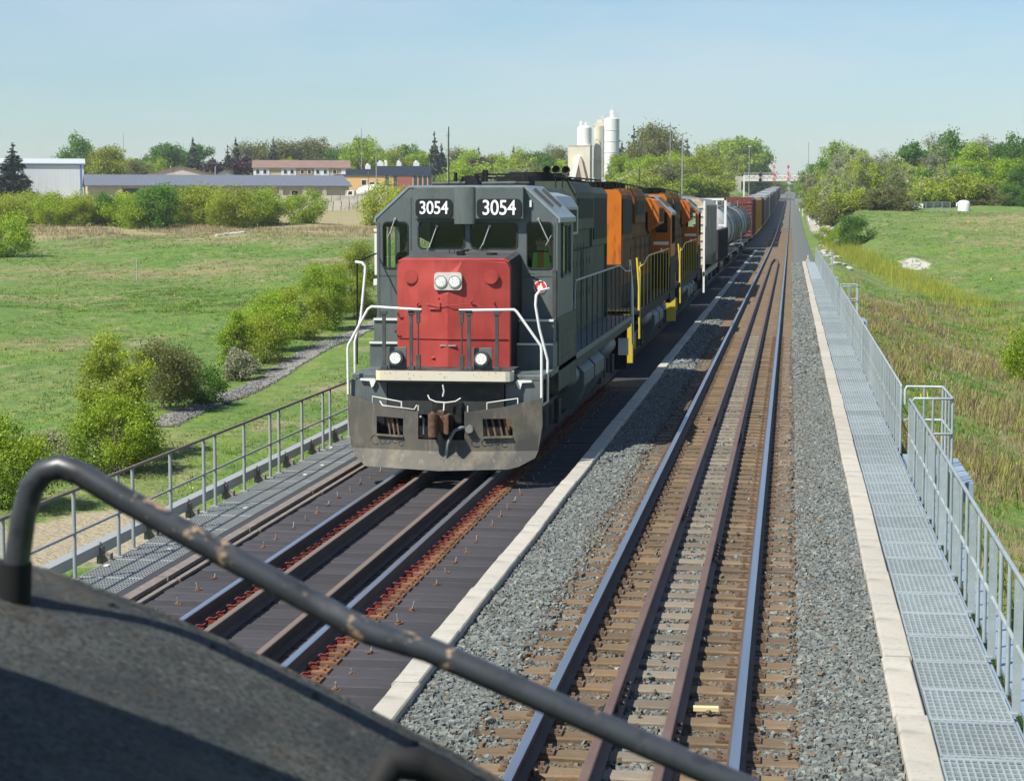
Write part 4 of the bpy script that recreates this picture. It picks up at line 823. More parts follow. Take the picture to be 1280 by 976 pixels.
    m = MB(); m.box(-.1, .12, -.12, .5, .68, .92); m.prism([(-.17, -.12), (-.15, .0), (-.05, .04), (.13, .04), (.15, -.05), (.15, -.20), (.11, -.26), (.07, -.24), (.06, -.12), (-.02, -.10), (-.03, -.22), (-.08, -.26), (-.15, -.24)], lambda u, v, q: (u, v, q), .68, .94)
    m.cyl((-.10, -.2, .62), (-.10, -.2, .97), .075, 16); m.cyl((-.1, -.2, .58), (-.1, -.2, 1.0), .03, 8); m.box(.10, .15, -.27, -.05, .66, .96); m.box(-.06, .05, -.05, .1, .94, 1.0)
    part('coupler', m, m_rustc, t, .015)
    m = MB(); m.tube([(-.23, .1, 1.22), (-.2, .08, 1.16), (-.1, .06, 1.12), (.05, .05, 1.11), (.2, .06, 1.13), (.28, .08, 1.18)], .012, 6); m.tube([(.03, .06, 1.12), (.03, 0, .98)], .012, 6); m.tube([(-.42, .2, 1.05), (-.45, .15, .99), (-.95, .2, 1.04), (-1.0, .25, 1.10)], .012, 6)
    m.tube([(0, .1, 1.38), (.02, .1, 1.28), (0, .1, 1.2)], .015, 6)
    for s in (-1, 1):
        m.tube([(s * 1.12, .28, 1.02), (s * 1.12, .28, 1.17), (s * .66, .22, 1.10), (s * .66, .22, 1.0)], .013, 6); m.tube([(s * .38, .12, .97), (s * .38, .12, 1.06)], .012, 6)
    part('uncoupling_lever', m, M('dull_white_paint', (.5, .49, .44), .6), t, split='c')
    m = MB()
    for s in (-1, 1):
        m.prism([(s * 1.32, 1.44), (s * 1.10, 1.44), (s * 1.08, 1.41), (s * 1.12, 1.32), (s * 1.15, 1.30), (s * 1.18, 1.40), (s * 1.33, 1.41)], XZ(.33), 0, .03)
        m.box(min(s * 1.1, s * 1.25), max(s * 1.1, s * 1.25), .4, .5, 1.1, 1.4)
    part('grab_iron', m, m_white, t, split='x'); 
    m = MB(); m.box(-1.1, 1.1, .45, .5, .5, 1.42); m.box(-1.4, -.9, .5, .56, .5, 1.2); m.box(.9, 1.4, .5, .56, .5, 1.2)
    part('pilot_plate', m, m_black, t)
PA = dict(body=m_grey, hood=m_greyw, frame=m_grey, nose=m_red, nosetop=m_darkg, noseside=m_black, nose_split=1, roof=m_roofp, trim=m_darkg, casing=m_roofp, end=m_greyw, hand=m_galvl, post=m_greyw, pilot=m_black, tank=m_grey)
PB = dict(sill=m_black, body=m_orange, hood=m_shadesoot, frame=m_black, nose=m_orange, nosetop=m_black, noseside=m_orange, nose_split=0, roof=m_roofp, trim=m_black, casing=m_orange, end=m_orange, hand=m_yellow, post=m_yellow, pilot=m_yellow, tank=m_grey, band=1)
TX = -5.18
L1 = locomotive('diesel_locomotive', 'grey diesel locomotive with a red nose and white number 3054, leading the freight train', (TX, 29.1, ZLT), 0, PA, '3054')
L2 = locomotive('diesel_locomotive', 'orange and black diesel locomotive with yellow handrails, coupled right behind the grey leading one', (TX, 66.2, ZLT), math.pi, PB, None, False)
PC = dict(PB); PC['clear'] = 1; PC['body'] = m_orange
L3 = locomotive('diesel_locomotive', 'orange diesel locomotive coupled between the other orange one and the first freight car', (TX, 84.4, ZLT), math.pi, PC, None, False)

# ------------------------------------------------------------------ people in the leading cab
def person(label, loc, rz, pose, vest):
    V = dict(pelvis=(0, 0, 0), waist=(0, 0, .16), chest=(0, -.02, .36), neck=(0, -.02, .52), head=(0, -.04, .64), top=(0, -.03, .75),
             ls=(.19, 0, .45), le=pose['le'], lw=pose['lw'], rs=(-.19, 0, .45), re=pose['re'], rw=pose['rw'],
             lh=(.1, -.02, -.02), lk=(.12, -.42, .02), la=(.12, -.42, -.40), lf=(.12, -.58, -.44), rh=(-.1, -.02, -.02), rk=(-.12, -.42, .02), ra=(-.12, -.42, -.40), rf=(-.12, -.58, -.44))
    Rr = dict(pelvis=.14, waist=.13, chest=.15, neck=.055, head=.085, top=.06, ls=.075, le=.048, lw=.034, rs=.075, re=.048, rw=.034, lh=.09, lk=.065, la=.045, lf=.04, rh=.09, rk=.065, ra=.045, rf=.04)
    E = [('pelvis', 'waist'), ('waist', 'chest'), ('chest', 'neck'), ('neck', 'head'), ('head', 'top'), ('chest', 'ls'), ('ls', 'le'), ('le', 'lw'), ('chest', 'rs'), ('rs', 're'), ('re', 'rw'),
         ('pelvis', 'lh'), ('lh', 'lk'), ('lk', 'la'), ('la', 'lf'), ('pelvis', 'rh'), ('rh', 'rk'), ('rk', 'ra'), ('ra', 'rf')]
    for s in 'lr':     # five fingers as short chains
        wv = Vector(pose[s + 'w']); d = (wv - Vector(pose[s + 'e'])).normalized(); o = d.orthogonal().normalized()
        V[s + 'palm'] = tuple(wv + d * .07); Rr[s + 'palm'] = .032; E.append((s + 'w', s + 'palm'))
        for k in range(5):
            a = wv + d * (.08 if k < 4 else .04) + o * ((k - 1.5) * .02 if k < 4 else -.045); bq = a + d * (.075 - .008 * abs(k - 1.5) if k < 4 else .035) + o * (0 if k < 4 else -.02)
            V[f'{s}f{k}'] = tuple(a); V[f'{s}g{k}'] = tuple(bq); Rr[f'{s}f{k}'] = .010; Rr[f'{s}g{k}'] = .008; E += [(s + 'palm', f'{s}f{k}'), (f'{s}f{k}', f'{s}g{k}')]
    keys = list(V); ix = {k: i for i, k in enumerate(keys)}
    me = bpy.data.meshes.new('person'); me.from_pydata([V[k] for k in keys], [(ix[a], ix[b_]) for a, b_ in E], [])
    o = tag(link('person', me, None, loc, (0, 0, rz)), label, 'person')
    sk = o.modifiers.new('skin', 'SKIN'); sk.use_smooth_shade = True
    if not me.skin_vertices: me.skin_vertices.new()
    for i, k in enumerate(keys): me.skin_vertices[0].data[i].radius = (Rr[k], Rr[k]); me.skin_vertices[0].data[i].use_root = (k == 'pelvis')
    ssd = o.modifiers.new('sub', 'SUBSURF'); ssd.levels = 1; ssd.render_levels = 1
    dg = bpy.context.evaluated_depsgraph_get(); m2 = bpy.data.meshes.new_from_object(o.evaluated_get(dg)); o.modifiers.clear(); o.data = m2
    m2.materials.clear(); skin = M('skin', (.55, .33, .24), .55); cloth = M('dark_work_clothes', (.03, .032, .045), .8); m2.materials.append(skin); m2.materials.append(cloth)
    for p in m2.polygons:
        c = p.center; dh = min((c - Vector(pose['lw'])).length, (c - Vector(pose['rw'])).length)
        p.material_index = 0 if (c.z > .53 and abs(c.x) < .14) or dh < .15 and c.z > -.1 else 1; p.use_smooth = True
    m = MB()   # face features
    hd = Vector((0, -.04, .66))
    m.tube([hd + Vector((0, -.08, .03)), hd + Vector((0, -.115, -.01))], [.010, .016], 8)
    for s in (-1, 1): m.tube([hd + Vector((s * .085, .0, .03)), hd + Vector((s * .095, .0, -.02))], [.014, .012], 8)
    part('face_features', m, skin, o)
    m = MB()
    for s in (-1, 1): m.tube([hd + Vector((s * .03, -.082, .03)), hd + Vector((s * .03, -.09, .03))], .009, 8)
    m.tube([hd + Vector((-.025, -.082, -.045)), hd + Vector((.025, -.082, -.045))], .006, 6); part('eyes_and_mouth', m, M('dark_eye', (.03, .02, .02), .3), o)
    m = MB(); rows = []
    for i in range(6):
        a = i / 5 * 1.45; rows.append([(math.cos(k / 12 * 6.283) * .1 * math.cos(a), .015 - .04 + math.sin(k / 12 * 6.283) * .108 * math.cos(a) + .01, .70 + .085 * math.sin(a)) for k in range(12)])
    vs = [q for r_ in rows for q in r_]; m.add(vs, [(i * 12 + k, i * 12 + (k + 1) % 12, (i + 1) * 12 + (k + 1) % 12, (i + 1) * 12 + k) for i in range(5) for k in range(12)], 0, True)
    part('hair', m, M('dark_hair', (.02, .016, .012), .7), o)
    if vest:
        for nm, col, segs in (('vest', (.45, .75, .12), [(-.17, -.05), (.05, .17)]), ('vest_stripe', (.8, .22, .03), [(-.05, .05)])):
            m = MB()
            for x0, x1 in segs:
                for y0, zz in ((-.185, 0),): m.prism([(x0, .04), (x1, .04), (x1, .50), (x0 * .7 + (0 if x0 < 0 else .02), .50)], XZ(0), -.185, -.13)
            if nm == 'vest': m.prism([(-.17, .04), (.17, .04), (.15, .5), (-.15, .5)], XZ(0), .12, .15)
            part(nm, m, M(nm, col, .6), o, .01)
    return o
cz0 = ZLT + 2.36 + .45
def seat(x, y, label):
    t = thing('cab_seat', label, 'seat', (TX + x, 29.1 + y, ZLT + 2.36)); m = MB(); m.box(-.22, .22, -.22, .22, .24, .33); m.cyl((0, 0, 0), (0, 0, .25), .04, 8); part('seat', m, m_black, t, .02); m = MB(); m.box(-.2, .2, .2, .26, .33, .85); part('backrest', m, m_black, t, .02)
seat(1.12, 3.1, 'black seat behind the right hand cab window, under the crew member in the bright vest')
seat(-1.12, 3.2, 'black seat behind the left hand cab window of the leading locomotive')
person('crew member in a lime and orange vest raising one hand behind the right cab window', (TX + 1.14, 29.1 + 3.05, cz0), 0, dict(le=(.20, -.24, .36), lw=(.17, -.30, .60), re=(-.26, -.06, .2), rw=(-.2, -.3, .12)), True)
person('crew member in dark clothes leaning at the left hand cab window of the grey locomotive', (TX - 1.08, 29.1 + 3.1, cz0 - .02), .5, dict(le=(.27, -.1, .2), lw=(.2, -.32, .25), re=(-.28, -.25, .34), rw=(-.22, -.42, .42)), False)
# ------------------------------------------------------------------ freight cars
def car_base(t, y0, y1, zf=1.1, mat=None):
    m = MB(); m.box(-.35, .35, y0 + .1, y1 - .1, zf - .25, zf); 
    for y in (y0 + .3, y1 - .3): m.box(-.1, .1, y - .6, y + .6, .72, .95)
    part('underframe', m, mat or m_under, t)
    for y in (y0 + 1.9, y1 - 1.9):
        m = MB()
        for s in (-1, 1):
            m.prism([(-1.1, .6), (-.8, .72), (.8, .72), (1.1, .6), (1.1, .42), (.5, .3), (-.5, .3), (-1.1, .42)], lambda u, v, q, s=s: (s * (.95 + q), y + u, v), 0, .14)
            for k in (-.87, .87): m.cyl((s * .68, y + k, .46), (s * .83, y + k, .46), .46, 20)
        m.box(-.95, .95, y - .2, y + .2, .4, .85); part('truck', m, m_under, t)
def ladder(m, x, y, z0, z1, w=.4, ax='y'):
    for z in np.arange(z0, z1, .35): m.box(x - .02, x + .02, y, y + w, z, z + .03) if ax == 'y' else m.box(x, x + w, y - .02, y + .02, z, z + .03)
def boxcar(y0, y1, col, label, top=4.65, group='freight cars of the train', roofcol=None, door=None, ribs=14):
    L = y1 - y0; z = float(prof((y0 + y1) / 2)); sl = (float(prof(y1)) - float(prof(y0))) / L
    t = thing('freight_car', label, 'freight car', (TX, y0, ZLT + float(prof(y0))), 0, group); t.rotation_euler = (math.atan(sl), 0, 0)
    car_base(t, 0, L); m = MB(); m.prism([(-1.48, 1.1), (-1.48, top - .22), (-1.3, top - .05), (0, top), (1.3, top - .05), (1.48, top - .22), (1.48, 1.1)], lambda u, v, q: (u, q, v), .55, L - .55)
    body = part('car_body', m, col, t, .01)
    m = MB()
    for s in (-1, 1):
        for k in range(ribs + 1):
            y = .6 + (L - 1.24) * k / ribs; m.box(1.48 * s - .03, 1.48 * s + .03, y, y + .06, 1.12, top - .24)
        m.box(1.47 * s - .04, 1.47 * s + .04, .55, L - .55, 1.02, 1.2)
    for x in np.arange(-1.3, 1.31, .43): m.box(x, x + .05, .52, .56, 1.15, top - .2)
    for k in range(1, 8): m.box(-1.44, 1.44, .50, .56, 1.1 + (top - 1.35) * k / 8, 1.14 + (top - 1.35) * k / 8)
    part('rib', m, col, body)
    m = MB(); m.prism([(-1.32, top - .03), (0, top + .015), (1.32, top - .03), (1.3, top - .055), (-1.3, top - .055)], lambda u, v, q: (u, q, v), .56, L - .56); part('roof', m, roofcol or m_galvl, body)
    m = MB(); ladder(m, 1.46, .6, 1.2, top - .3); ladder(m, .95, .5, 1.2, top - .3, .4, 'x'); part('ladder', m, m_galvl, body)
    if door:
        m = MB(); 
        for s in (-1, 1): m.box(1.50 * s - .03, 1.50 * s + .03, L * .3, L * .7, 1.2, top - .35)
        part('door', m, door, body)
    return t
def hopper(y0, y1, col, label):
    L = y1 - y0; t = thing('freight_car', label, 'freight car', (TX, y0, ZLT), 0, 'freight cars of the train'); car_base(t, 0, L)
    m = MB(); prf = [(-1.5, 1.9), (-1.5, 4.15), (-1.25, 4.4), (-.4, 4.52), (.4, 4.52), (1.25, 4.4), (1.5, 4.15), (1.5, 1.9), (1.0, 1.2), (-1.0, 1.2)]
    m.prism(prf, lambda u, v, q: (u, q, v), 1.3, L - 1.3); body = part('car_body', m, col, t, .02)
    m = MB(); m.prism([(-1.48, 1.15), (-1.48, 4.15), (-1.2, 4.38), (1.2, 4.38), (1.48, 4.15), (1.48, 1.15)], XZ(.55), 0, .08); m.prism([(-1.48, 1.15), (-1.48, 4.15), (1.48, 4.15), (1.48, 1.15)], XZ(L - .6), 0, .06)
    part('end_plate', m, M('cream_end_paint', (.50, .44, .33), .6, 0, [(2, (.38, .30, .2), .5, .7)]), body)
    m = MB()
    for s in (-1, 1):
        for y in np.arange(1.3, L - 1.2, 1.55): m.box(1.50 * s - .03, 1.50 * s + .03, y, y + .08, 1.9, 4.15)
        m.box(1.48 * s - .06, 1.48 * s + .06, .5, L - .5, 1.05, 1.25)
        for y in (.6, L - .7): m.box(1.42 * s - .06, 1.42 * s + .06, y, y + .1, 1.2, 4.15)
    for x in (-.35, .35): m.box(x - .02, x + .02, .6, L - .6, 4.56, 4.6)
    for y in np.arange(.8, L - .6, 1.0): m.box(-.4, .4, y, y + .06, 4.55, 4.58)
    part('rib', m, col, body)
    m = MB()
    for y in np.arange(2.0, L - 2, 1.6): m.cyl((0, y, 4.5), (0, y, 4.62), .32, 16)
    for y in (L * .25, L * .5, L * .75): m.prism([(-1.3, 1.9), (1.3, 1.9), (.3, .6), (-.3, .6)], XZ(y - 1.2), 0, 2.0)
    part('hatch', m, col, body); m = MB(); ladder(m, 1.5, .62, 1.2, 4.1); ladder(m, .98, .52, 1.2, 4.1, .42, 'x'); m.box(1.44, 1.52, .5, .56, .35, 4.3); part('ladder', m, m_white, body)
def tank(y0, y1, col, endcol, label, r=1.48, dome=True):
    L = y1 - y0; z0 = float(prof(y0)); t = thing('tank_car', label, 'tank car', (TX, y0, ZLT + z0), 0, 'tank cars of the train'); car_base(t, 0, L)
    m = MB(); c = 1.15 + r; rs = [(.9, .05), (.93, .55), (1.05, 1.0), (1.3, 1.32), (1.7, 1.46), (2.1, r)]
    pts = [(0, a, c) for a, _ in rs] + [(0, L - a, c) for a, _ in rs[::-1]]; m.tube(pts, [q for _, q in rs] + [q for _, q in rs[::-1]], 32, 0)
    body = part('tank', m, col, t)
    for p in body.data.polygons:
        if p.center.y < 1.6: p.material_index = 0
    body.data.materials.append(endcol)
    for p in body.data.polygons:
        if p.center.y < 2.0: p.material_index = 1
    m = MB(); m.cyl((0, L / 2, c + r - .1), (0, L / 2, c + r + .35), .45, 20); m.box(-.8, .8, L / 2 - 1.1, L / 2 + 1.1, c + r - .02, c + r + .03)
    for s in (-1, 1):
        m.tube([(s * .8, L / 2 - 1.1, c + r), (s * .8, L / 2 - 1.1, c + r + .5), (s * .8, L / 2 + 1.1, c + r + .5), (s * .8, L / 2 + 1.1, c + r)], .02, 6)
        m.tube([(s * 1.35, .4, 1.9), (s * 1.35, L - .4, 1.9)], .02, 6); m.box(min(s * .9, s * 1.45), max(s * .9, s * 1.45), .3, L - .3, 1.1, 1.18)
    m.box(-1.45, 1.45, .2, .35, 1.0, 1.2); m.tube([(-1.3, .3, 1.15), (-1.3, .3, 2.1), (1.3, .3, 2.1), (1.3, .3, 1.15)], .02, 6); part('dome', m, col, body)
    m = MB()
    for a in (.28, .72): m.tube([(math.cos(q / 24 * 6.283) * (r + .015), L * a, c + math.sin(q / 24 * 6.283) * (r + .015)) for q in range(25)], .035, 5, 0, False)
    part('band', m, m_under, body)
def bulkhead_flat(y0, y1, label):
    L = y1 - y0; t = thing('freight_car', label, 'freight car', (TX, y0, ZLT), 0, 'freight cars of the train'); car_base(t, 0, L)
    m = MB(); m.box(-1.45, 1.45, .4, L - .4, 1.1, 1.3)
    for s in (-1, 1): m.box(1.42 * s - .06, 1.42 * s + .06, .4, L - 1.0, 1.2, 2.85)
    for y in np.arange(.6, L - 1, 1.3):
        for s in (-1, 1): m.box(1.48 * s - .05, 1.48 * s + .05, y, y + .1, 1.2, 2.85)
    m.box(-1.4, 1.4, .4, .5, 1.2, 2.85); part('gondola_side', m, m_under, t)
    m = MB()
    for x in (-1.32, 1.32): m.box(x - .07, x + .07, L - .8, L - .55, 1.2, 4.55)
    m.box(-1.38, 1.38, L - .8, L - .55, 4.42, 4.55); m.box(.75, .85, L - .78, L - .6, 1.2, 4.5); m.box(-1.3, 1.3, L - .75, L - .65, 2.9, 3.0)
    part('end_frame', m, m_white, t)
pc = lambda n, c, c2=None: M(n, c, .6, 0, [(1.2, c2 or tuple(v * .75 for v in c), .45, .7), (6, tuple(v * .5 for v in c), .58, .75, (1, 1, .2), .7)])
c_tan = pc('grey_hopper_paint', (.27, .25, .21)); c_red = pc('boxcar_red', (.15, .03, .022)); c_yel = pc('boxcar_yellow', (.45, .29, .03)); c_mar = pc('boxcar_maroon', (.13, .022, .02)); c_gry = pc('car_grey', (.20, .21, .205)); c_wht = pc('car_white', (.45, .45, .43))
c_tg = pc('tank_grey', (.20, .22, .225)); c_tb = pc('tank_dark', (.05, .055, .055)); c_grn = pc('car_dull_green', (.16, .2, .17)); c_blu = pc('car_dull_blue', (.1, .14, .22)); c_brn = pc('car_brown', (.16, .085, .06))
hopper(85.0, 100.6, c_tan, 'pale grey and cream covered hopper, first freight car behind the three locomotives')
bulkhead_flat(101.8, 118.6, 'low dark gondola with a white end frame, between the pale hopper and the tank cars')
tank(119.6, 137.4, c_tg, c_wht, 'pale grey tank car with a white end, just behind the low dark gondola')
tank(138.5, 155.5, c_tb, c_tb, 'black tank car behind the pale grey one', 1.45)
tank(156.6, 173.4, c_tg, c_tg, 'third tank car, grey, just behind the black one', 1.45)
tank(174.5, 190.5, c_tb, c_tb, 'last dark tank car, just ahead of the dark red boxcar', 1.4)
boxcar(191.6, 211.5, c_red, 'dark red boxcar directly behind the tank cars', 4.9, roofcol=c_red)
boxcar(212.6, 232.5, c_yel, 'yellow boxcar coupled behind the dark red one', 4.85)
boxcar(233.6, 253.5, c_yel, 'second yellow boxcar, just ahead of the maroon one', 4.85)
boxcar(254.6, 275.0, c_mar, 'maroon boxcar coupled behind the yellow boxcars', 4.9)
farcols = [('grey', c_gry), ('dull green', c_grn), ('grey', c_gry), ('white', c_wht), ('brown', c_brn), ('dull green', c_grn), ('grey', c_gry), ('dull blue', c_blu), ('grey', c_gry), ('brown', c_brn), ('white', c_wht), ('grey', c_gry), ('brown', c_brn), ('grey', c_gry), ('maroon', c_mar), ('grey', c_gry), ('dull green', c_grn), ('grey', c_gry), ('brown', c_brn), ('grey', c_gry)]
y = 276.2
for i, (nm, c) in enumerate(farcols):
    boxcar(y, y + 19, c, f'{nm} freight car far down the train, {ORD[i]} behind the maroon boxcar', 4.6 + .15 * ((i * 7) % 3), ribs=8, roofcol=c_wht if i % 3 == 0 else m_galvl); y += 20.2
# ------------------------------------------------------------------ trees and bushes
def crown(seed, rx, h, z0, n, lf_, K=28, mats=None, cr=(.22, .42), cone=False, ragged=.25, dark=.4):
    g = np.random.default_rng(seed)
    u = g.normal(size=(K, 3)); u /= np.linalg.norm(u, axis=1)[:, None]; rad = g.uniform(.35, .92, K) ** .7
    C = u * rad[:, None] * np.array([rx, rx, (h - z0) / 2]); C[:, 2] += (h + z0) / 2
    if cone:
        t = g.uniform(0, 1, K); a = g.uniform(0, 6.283, K); C = np.stack([np.cos(a) * rx * (1 - t) * .75, np.sin(a) * rx * (1 - t) * .75, z0 + (h - z0) * t], -1)
    Rc = g.uniform(*cr, K) * rx * (1 if not cone else .8)
    if cone: Rc *= (1.15 - t)
    w_ = Rc ** 2; k = g.choice(K, n, p=w_ / w_.sum())
    d = g.normal(size=(n, 3)); d /= np.linalg.norm(d, axis=1)[:, None]; rr_ = g.uniform(.25, 1, n) ** .5 * (1 + ragged * g.normal(size=n))
    P = C[k] + d * (Rc[k] * rr_)[:, None] * np.array([1, 1, .8]); P[:, 2] = np.maximum(P[:, 2], .05)
    a = g.normal(size=(n, 3)); a /= np.linalg.norm(a, axis=1)[:, None]; b = np.cross(a, g.normal(size=(n, 3))); b /= np.linalg.norm(b, axis=1)[:, None]
    s = lf_ * g.uniform(.55, 1.35, n)[:, None]
    if cone: a[:, 2] *= .4
    V = np.stack([P - a * s * .5, P + b * s * .32, P + a * s * .5, P - b * s * .32], 1).reshape(-1, 3)
    F = np.arange(n * 4).reshape(n, 4); cl = g.random(K) < dark; mi = (cl[k] ^ (g.random(n) < .22)).astype(int)
    return rawmesh('crown', V, F, mats, mi), C, Rc
def trunk_mesh(seed, C, h, z0, tr, mat, stems=1, rx=1.):
    g = random.Random(seed); m = MB()
    bases = [(g.uniform(-.18, .18) * rx * (stems > 1), g.uniform(-.18, .18) * rx * (stems > 1)) for _ in range(stems)]
    tops = []
    for bx, by in bases:
        tx, ty = bx * 3 + g.uniform(-.1, .1) * rx, by * 3 + g.uniform(-.1, .1) * rx; m.tube([(bx, by, -.4), (bx * 1.2, by * 1.2, z0 * .6 + .2), (tx * .6, ty * .6, z0 + (h - z0) * .35), (tx, ty, z0 + (h - z0) * .8)], [tr, tr * .8, tr * .55, tr * .15], 6); tops.append((bx, by, tx, ty))
    for i, c in enumerate(C):
        bx, by, tx, ty = tops[i % stems]; q = min(.75, max(.05, (c[2] - z0) / (h - z0) * .7)); st = Vector((bx + (tx - bx) * q, by + (ty - by) * q, z0 * .5 + (h - z0) * q * .75)); e = Vector(c)
        m.tube([st, (st + e) / 2 + Vector((0, 0, .08 * h * g.uniform(-.5, .6))), e], [tr * .4, tr * .25, tr * .08], 4, 0, False)
    return m.mesh('trunk', mat)
def kit(seed, rx, h, z0, n, lf_, mats, K=28, tr=.12, stems=1, bark=None, **kw):
    me, C, Rc = crown(seed, rx, h, z0, n, lf_, K, mats, **kw); return me, trunk_mesh(seed, C, h, z0, tr, bark or m_bark, stems, rx)
def plant(kt, name, label, cat, x, y, s, group=None, rz=None, sx=None, dz=0):
    t = thing(name, label, cat, (x, y, tz(x, y) + dz), rg.uniform(0, 6.28) if rz is None else rz, group); c = link('crown', kt[0], t); k = link('trunk', kt[1], t); t.scale = ((sx or s), (sx or s), s); return t
# bushes along the ditch, close enough to show leaves and twigs
nb_ = [('', 'tall yellow-green bush beside the lower end of the gravel path', -22.2, 63.0, 4.2, 1.05, 'yellow'),
       ('', 'low yellow-green bush at the foot of the tallest bush by the railing', -21.4, 60.5, 2.5, 1.1, 'bright'),
       ('', 'round olive-green bush with dark stems beside the gravel path, right of the tallest bush', -24.6, 75.2, 2.95, 1.15, 'olive'),
       ('', 'small dark shrub hugging the gravel path right of the olive bush', -23.9, 78.0, 1.5, .8, 'green'),
       ('', 'upright green bush at the near end of the far row along the gravel path', -26.0, 91.0, 3.1, .8, 'bright'),
       ('', 'low spreading bush in the middle of the row beside the gravel path', -26.2, 95.5, 2.3, 1.1, 'yellow'),
       ('', 'full yellow-green bush in the row beside the gravel path, third before the locomotive', -26.9, 100.5, 3.1, 1.15, 'bright'),
       ('', 'bushy yellow-green shrub in the path row, second before the locomotive', -27.2, 107, 3.3, 1.2, 'yellow'),
       ('', 'tall yellow-green bush nearest the locomotive in the row by the gravel path', -27.4, 114.0, 3.9, 1.2, 'bright'),
       ('', 'yellow-green bush partly hidden behind the white left handrail of the grey locomotive', -26.9, 121.0, 4.6, 1.3, 'yellow'),
       ('', 'bright leafy bush at the left edge of the picture above the bent handrail', -22.3, 54.0, 2.7, 1.1, 'bright'),
       ('', 'small reddish brown shrub between the left edge bush and the tallest bush', -23.6, 61.0, 1.3, .8, 'twig'),
       ('', 'bare straggly shrub leaning over the gravel path below the upright green bush', -25.3, 88.5, 1.5, .7, 'twig')]
for i, (_, lb, x, y, h, r, kd) in enumerate(nb_):
    r *= 1.25; kt = kit(100 + i, r * 1.05, h, -.1, int(16000 * r * h / 4) + 1500, .085, lf[kd] if kd != 'twig' else lf['twig'], 40, .035, 6, m_bark, cr=(.14, .42), ragged=.42, dark=.4)
    plant(kt, 'bush', lb, 'bush', x, y, 1)
# hedge of bushes before the buildings
HK = [kit(200 + i, 2.9, 4.6, -.6, 9000, .2, lf[k], 34, .07, 3, ragged=.3) for i, k in enumerate(('bright', 'yellow', 'bright', 'green', 'yellow'))]
hx = sorted([-97.5 + 36 * (i + .5) / 30 + rg.uniform(-.5, .5) for i in range(30)]); yb = 232
for i, x in enumerate(hx):
    s = rg.uniform(.75, 1.12) * np.interp(x, [-97, -80, -78, -61], [.82, .8, .98, .95]); yy = yb + rg.uniform(-7, 9)
    plant(HK[rg.randrange(5)], 'bush', f'{ORD[i]} bush from the left in the long yellow-green hedge before the tan building', 'bush', x * yy / 232, yy, s, 'bushes of the long hedge', sx=s * 1.05)
for lb, x, y, s, k in (('round isolated bright bush standing just right of the long hedge', -61.4, 246, .95, 0), ('large dark-based bright bush at the left edge of the field', -70.6, 172, .85, 2),
                       ('greyish sparse bush before the white mixer truck', -51.5, 246, 1.15, 1), ('pale yellow bush half hidden behind the cab of the grey locomotive', -46.5, 236, 1.0, 1)):
    plant(HK[k], 'bush', lb, 'bush', x, y, s)
# trees on the skyline
TK = dict(green=[kit(300 + i, 4.4, 12, 1.2, 8000, .42, lf['green'], 44, .3) for i in range(3)], bright=[kit(310 + i, 4.4, 11, .4, 8000, .42, lf['bright'], 44, .28) for i in range(3)],
          olive=[kit(320 + i, 4.6, 12.5, 1.0, 7000, .4, lf['olive'], 44, .3, ragged=.4) for i in range(3)], yellow=[kit(325 + i, 4.2, 11, .2, 8000, .4, lf['yellow'], 44, .25, ragged=.35) for i in range(3)],
          bare=[kit(330 + i, 2.9, 13, .8, 5200, .28, lf['twig'], 60, .2, ragged=.5, bark=m_barkp) for i in range(3)], conifer=[kit(340 + i, 2.9, 14, .6, 8000, .45, lf['conifer'], 80, .3, cone=True, cr=(.3, .55)) for i in range(2)],
          mix=[kit(370 + i, 2.9, 12, .2, 9000, .3, lf['mix'], 60, .16, ragged=.5, bark=m_barkp, cr=(.15, .38)) for i in range(4)],
          purple=[kit(350, 3.0, 6.5, .8, 2400, .5, lf['purple'], 26, .2)])
WORDS = dict(mix='slender pale green tree', green='fresh green leafy tree', bright='bright yellow-green tree', olive='olive-brown budding tree', yellow='pale yellow-green tree', bare='bare grey-brown tree', conifer='dark pointed conifer', purple='dark purple-leaved tree')
def row(specs, where, group, name='tree'):
    cnt = {}
    for kd, x, y, h in sorted(specs, key=lambda q: q[1] / q[2]):
        i = cnt.get(kd, 0); cnt[kd] = i + 1; base = dict(mix=12, green=12, bright=11, olive=12.5, yellow=11, bare=13, conifer=14, purple=6.5)[kd]
        s = h / base; wd_ = 1.9 if (kd == 'conifer' and y == 335) else rg.uniform(.85, 1.1)
        plant(TK[kd][i % len(TK[kd])], 'conifer_tree' if kd == 'conifer' else 'tree', f'{ORD[i]} {WORDS[kd]} from the left {where}', 'tree', x, y, s, group, sx=s * wd_)
def px(x, y): return (x - 988.8) * y / 2436      # metres to the side of the line of sight down the track
S = []
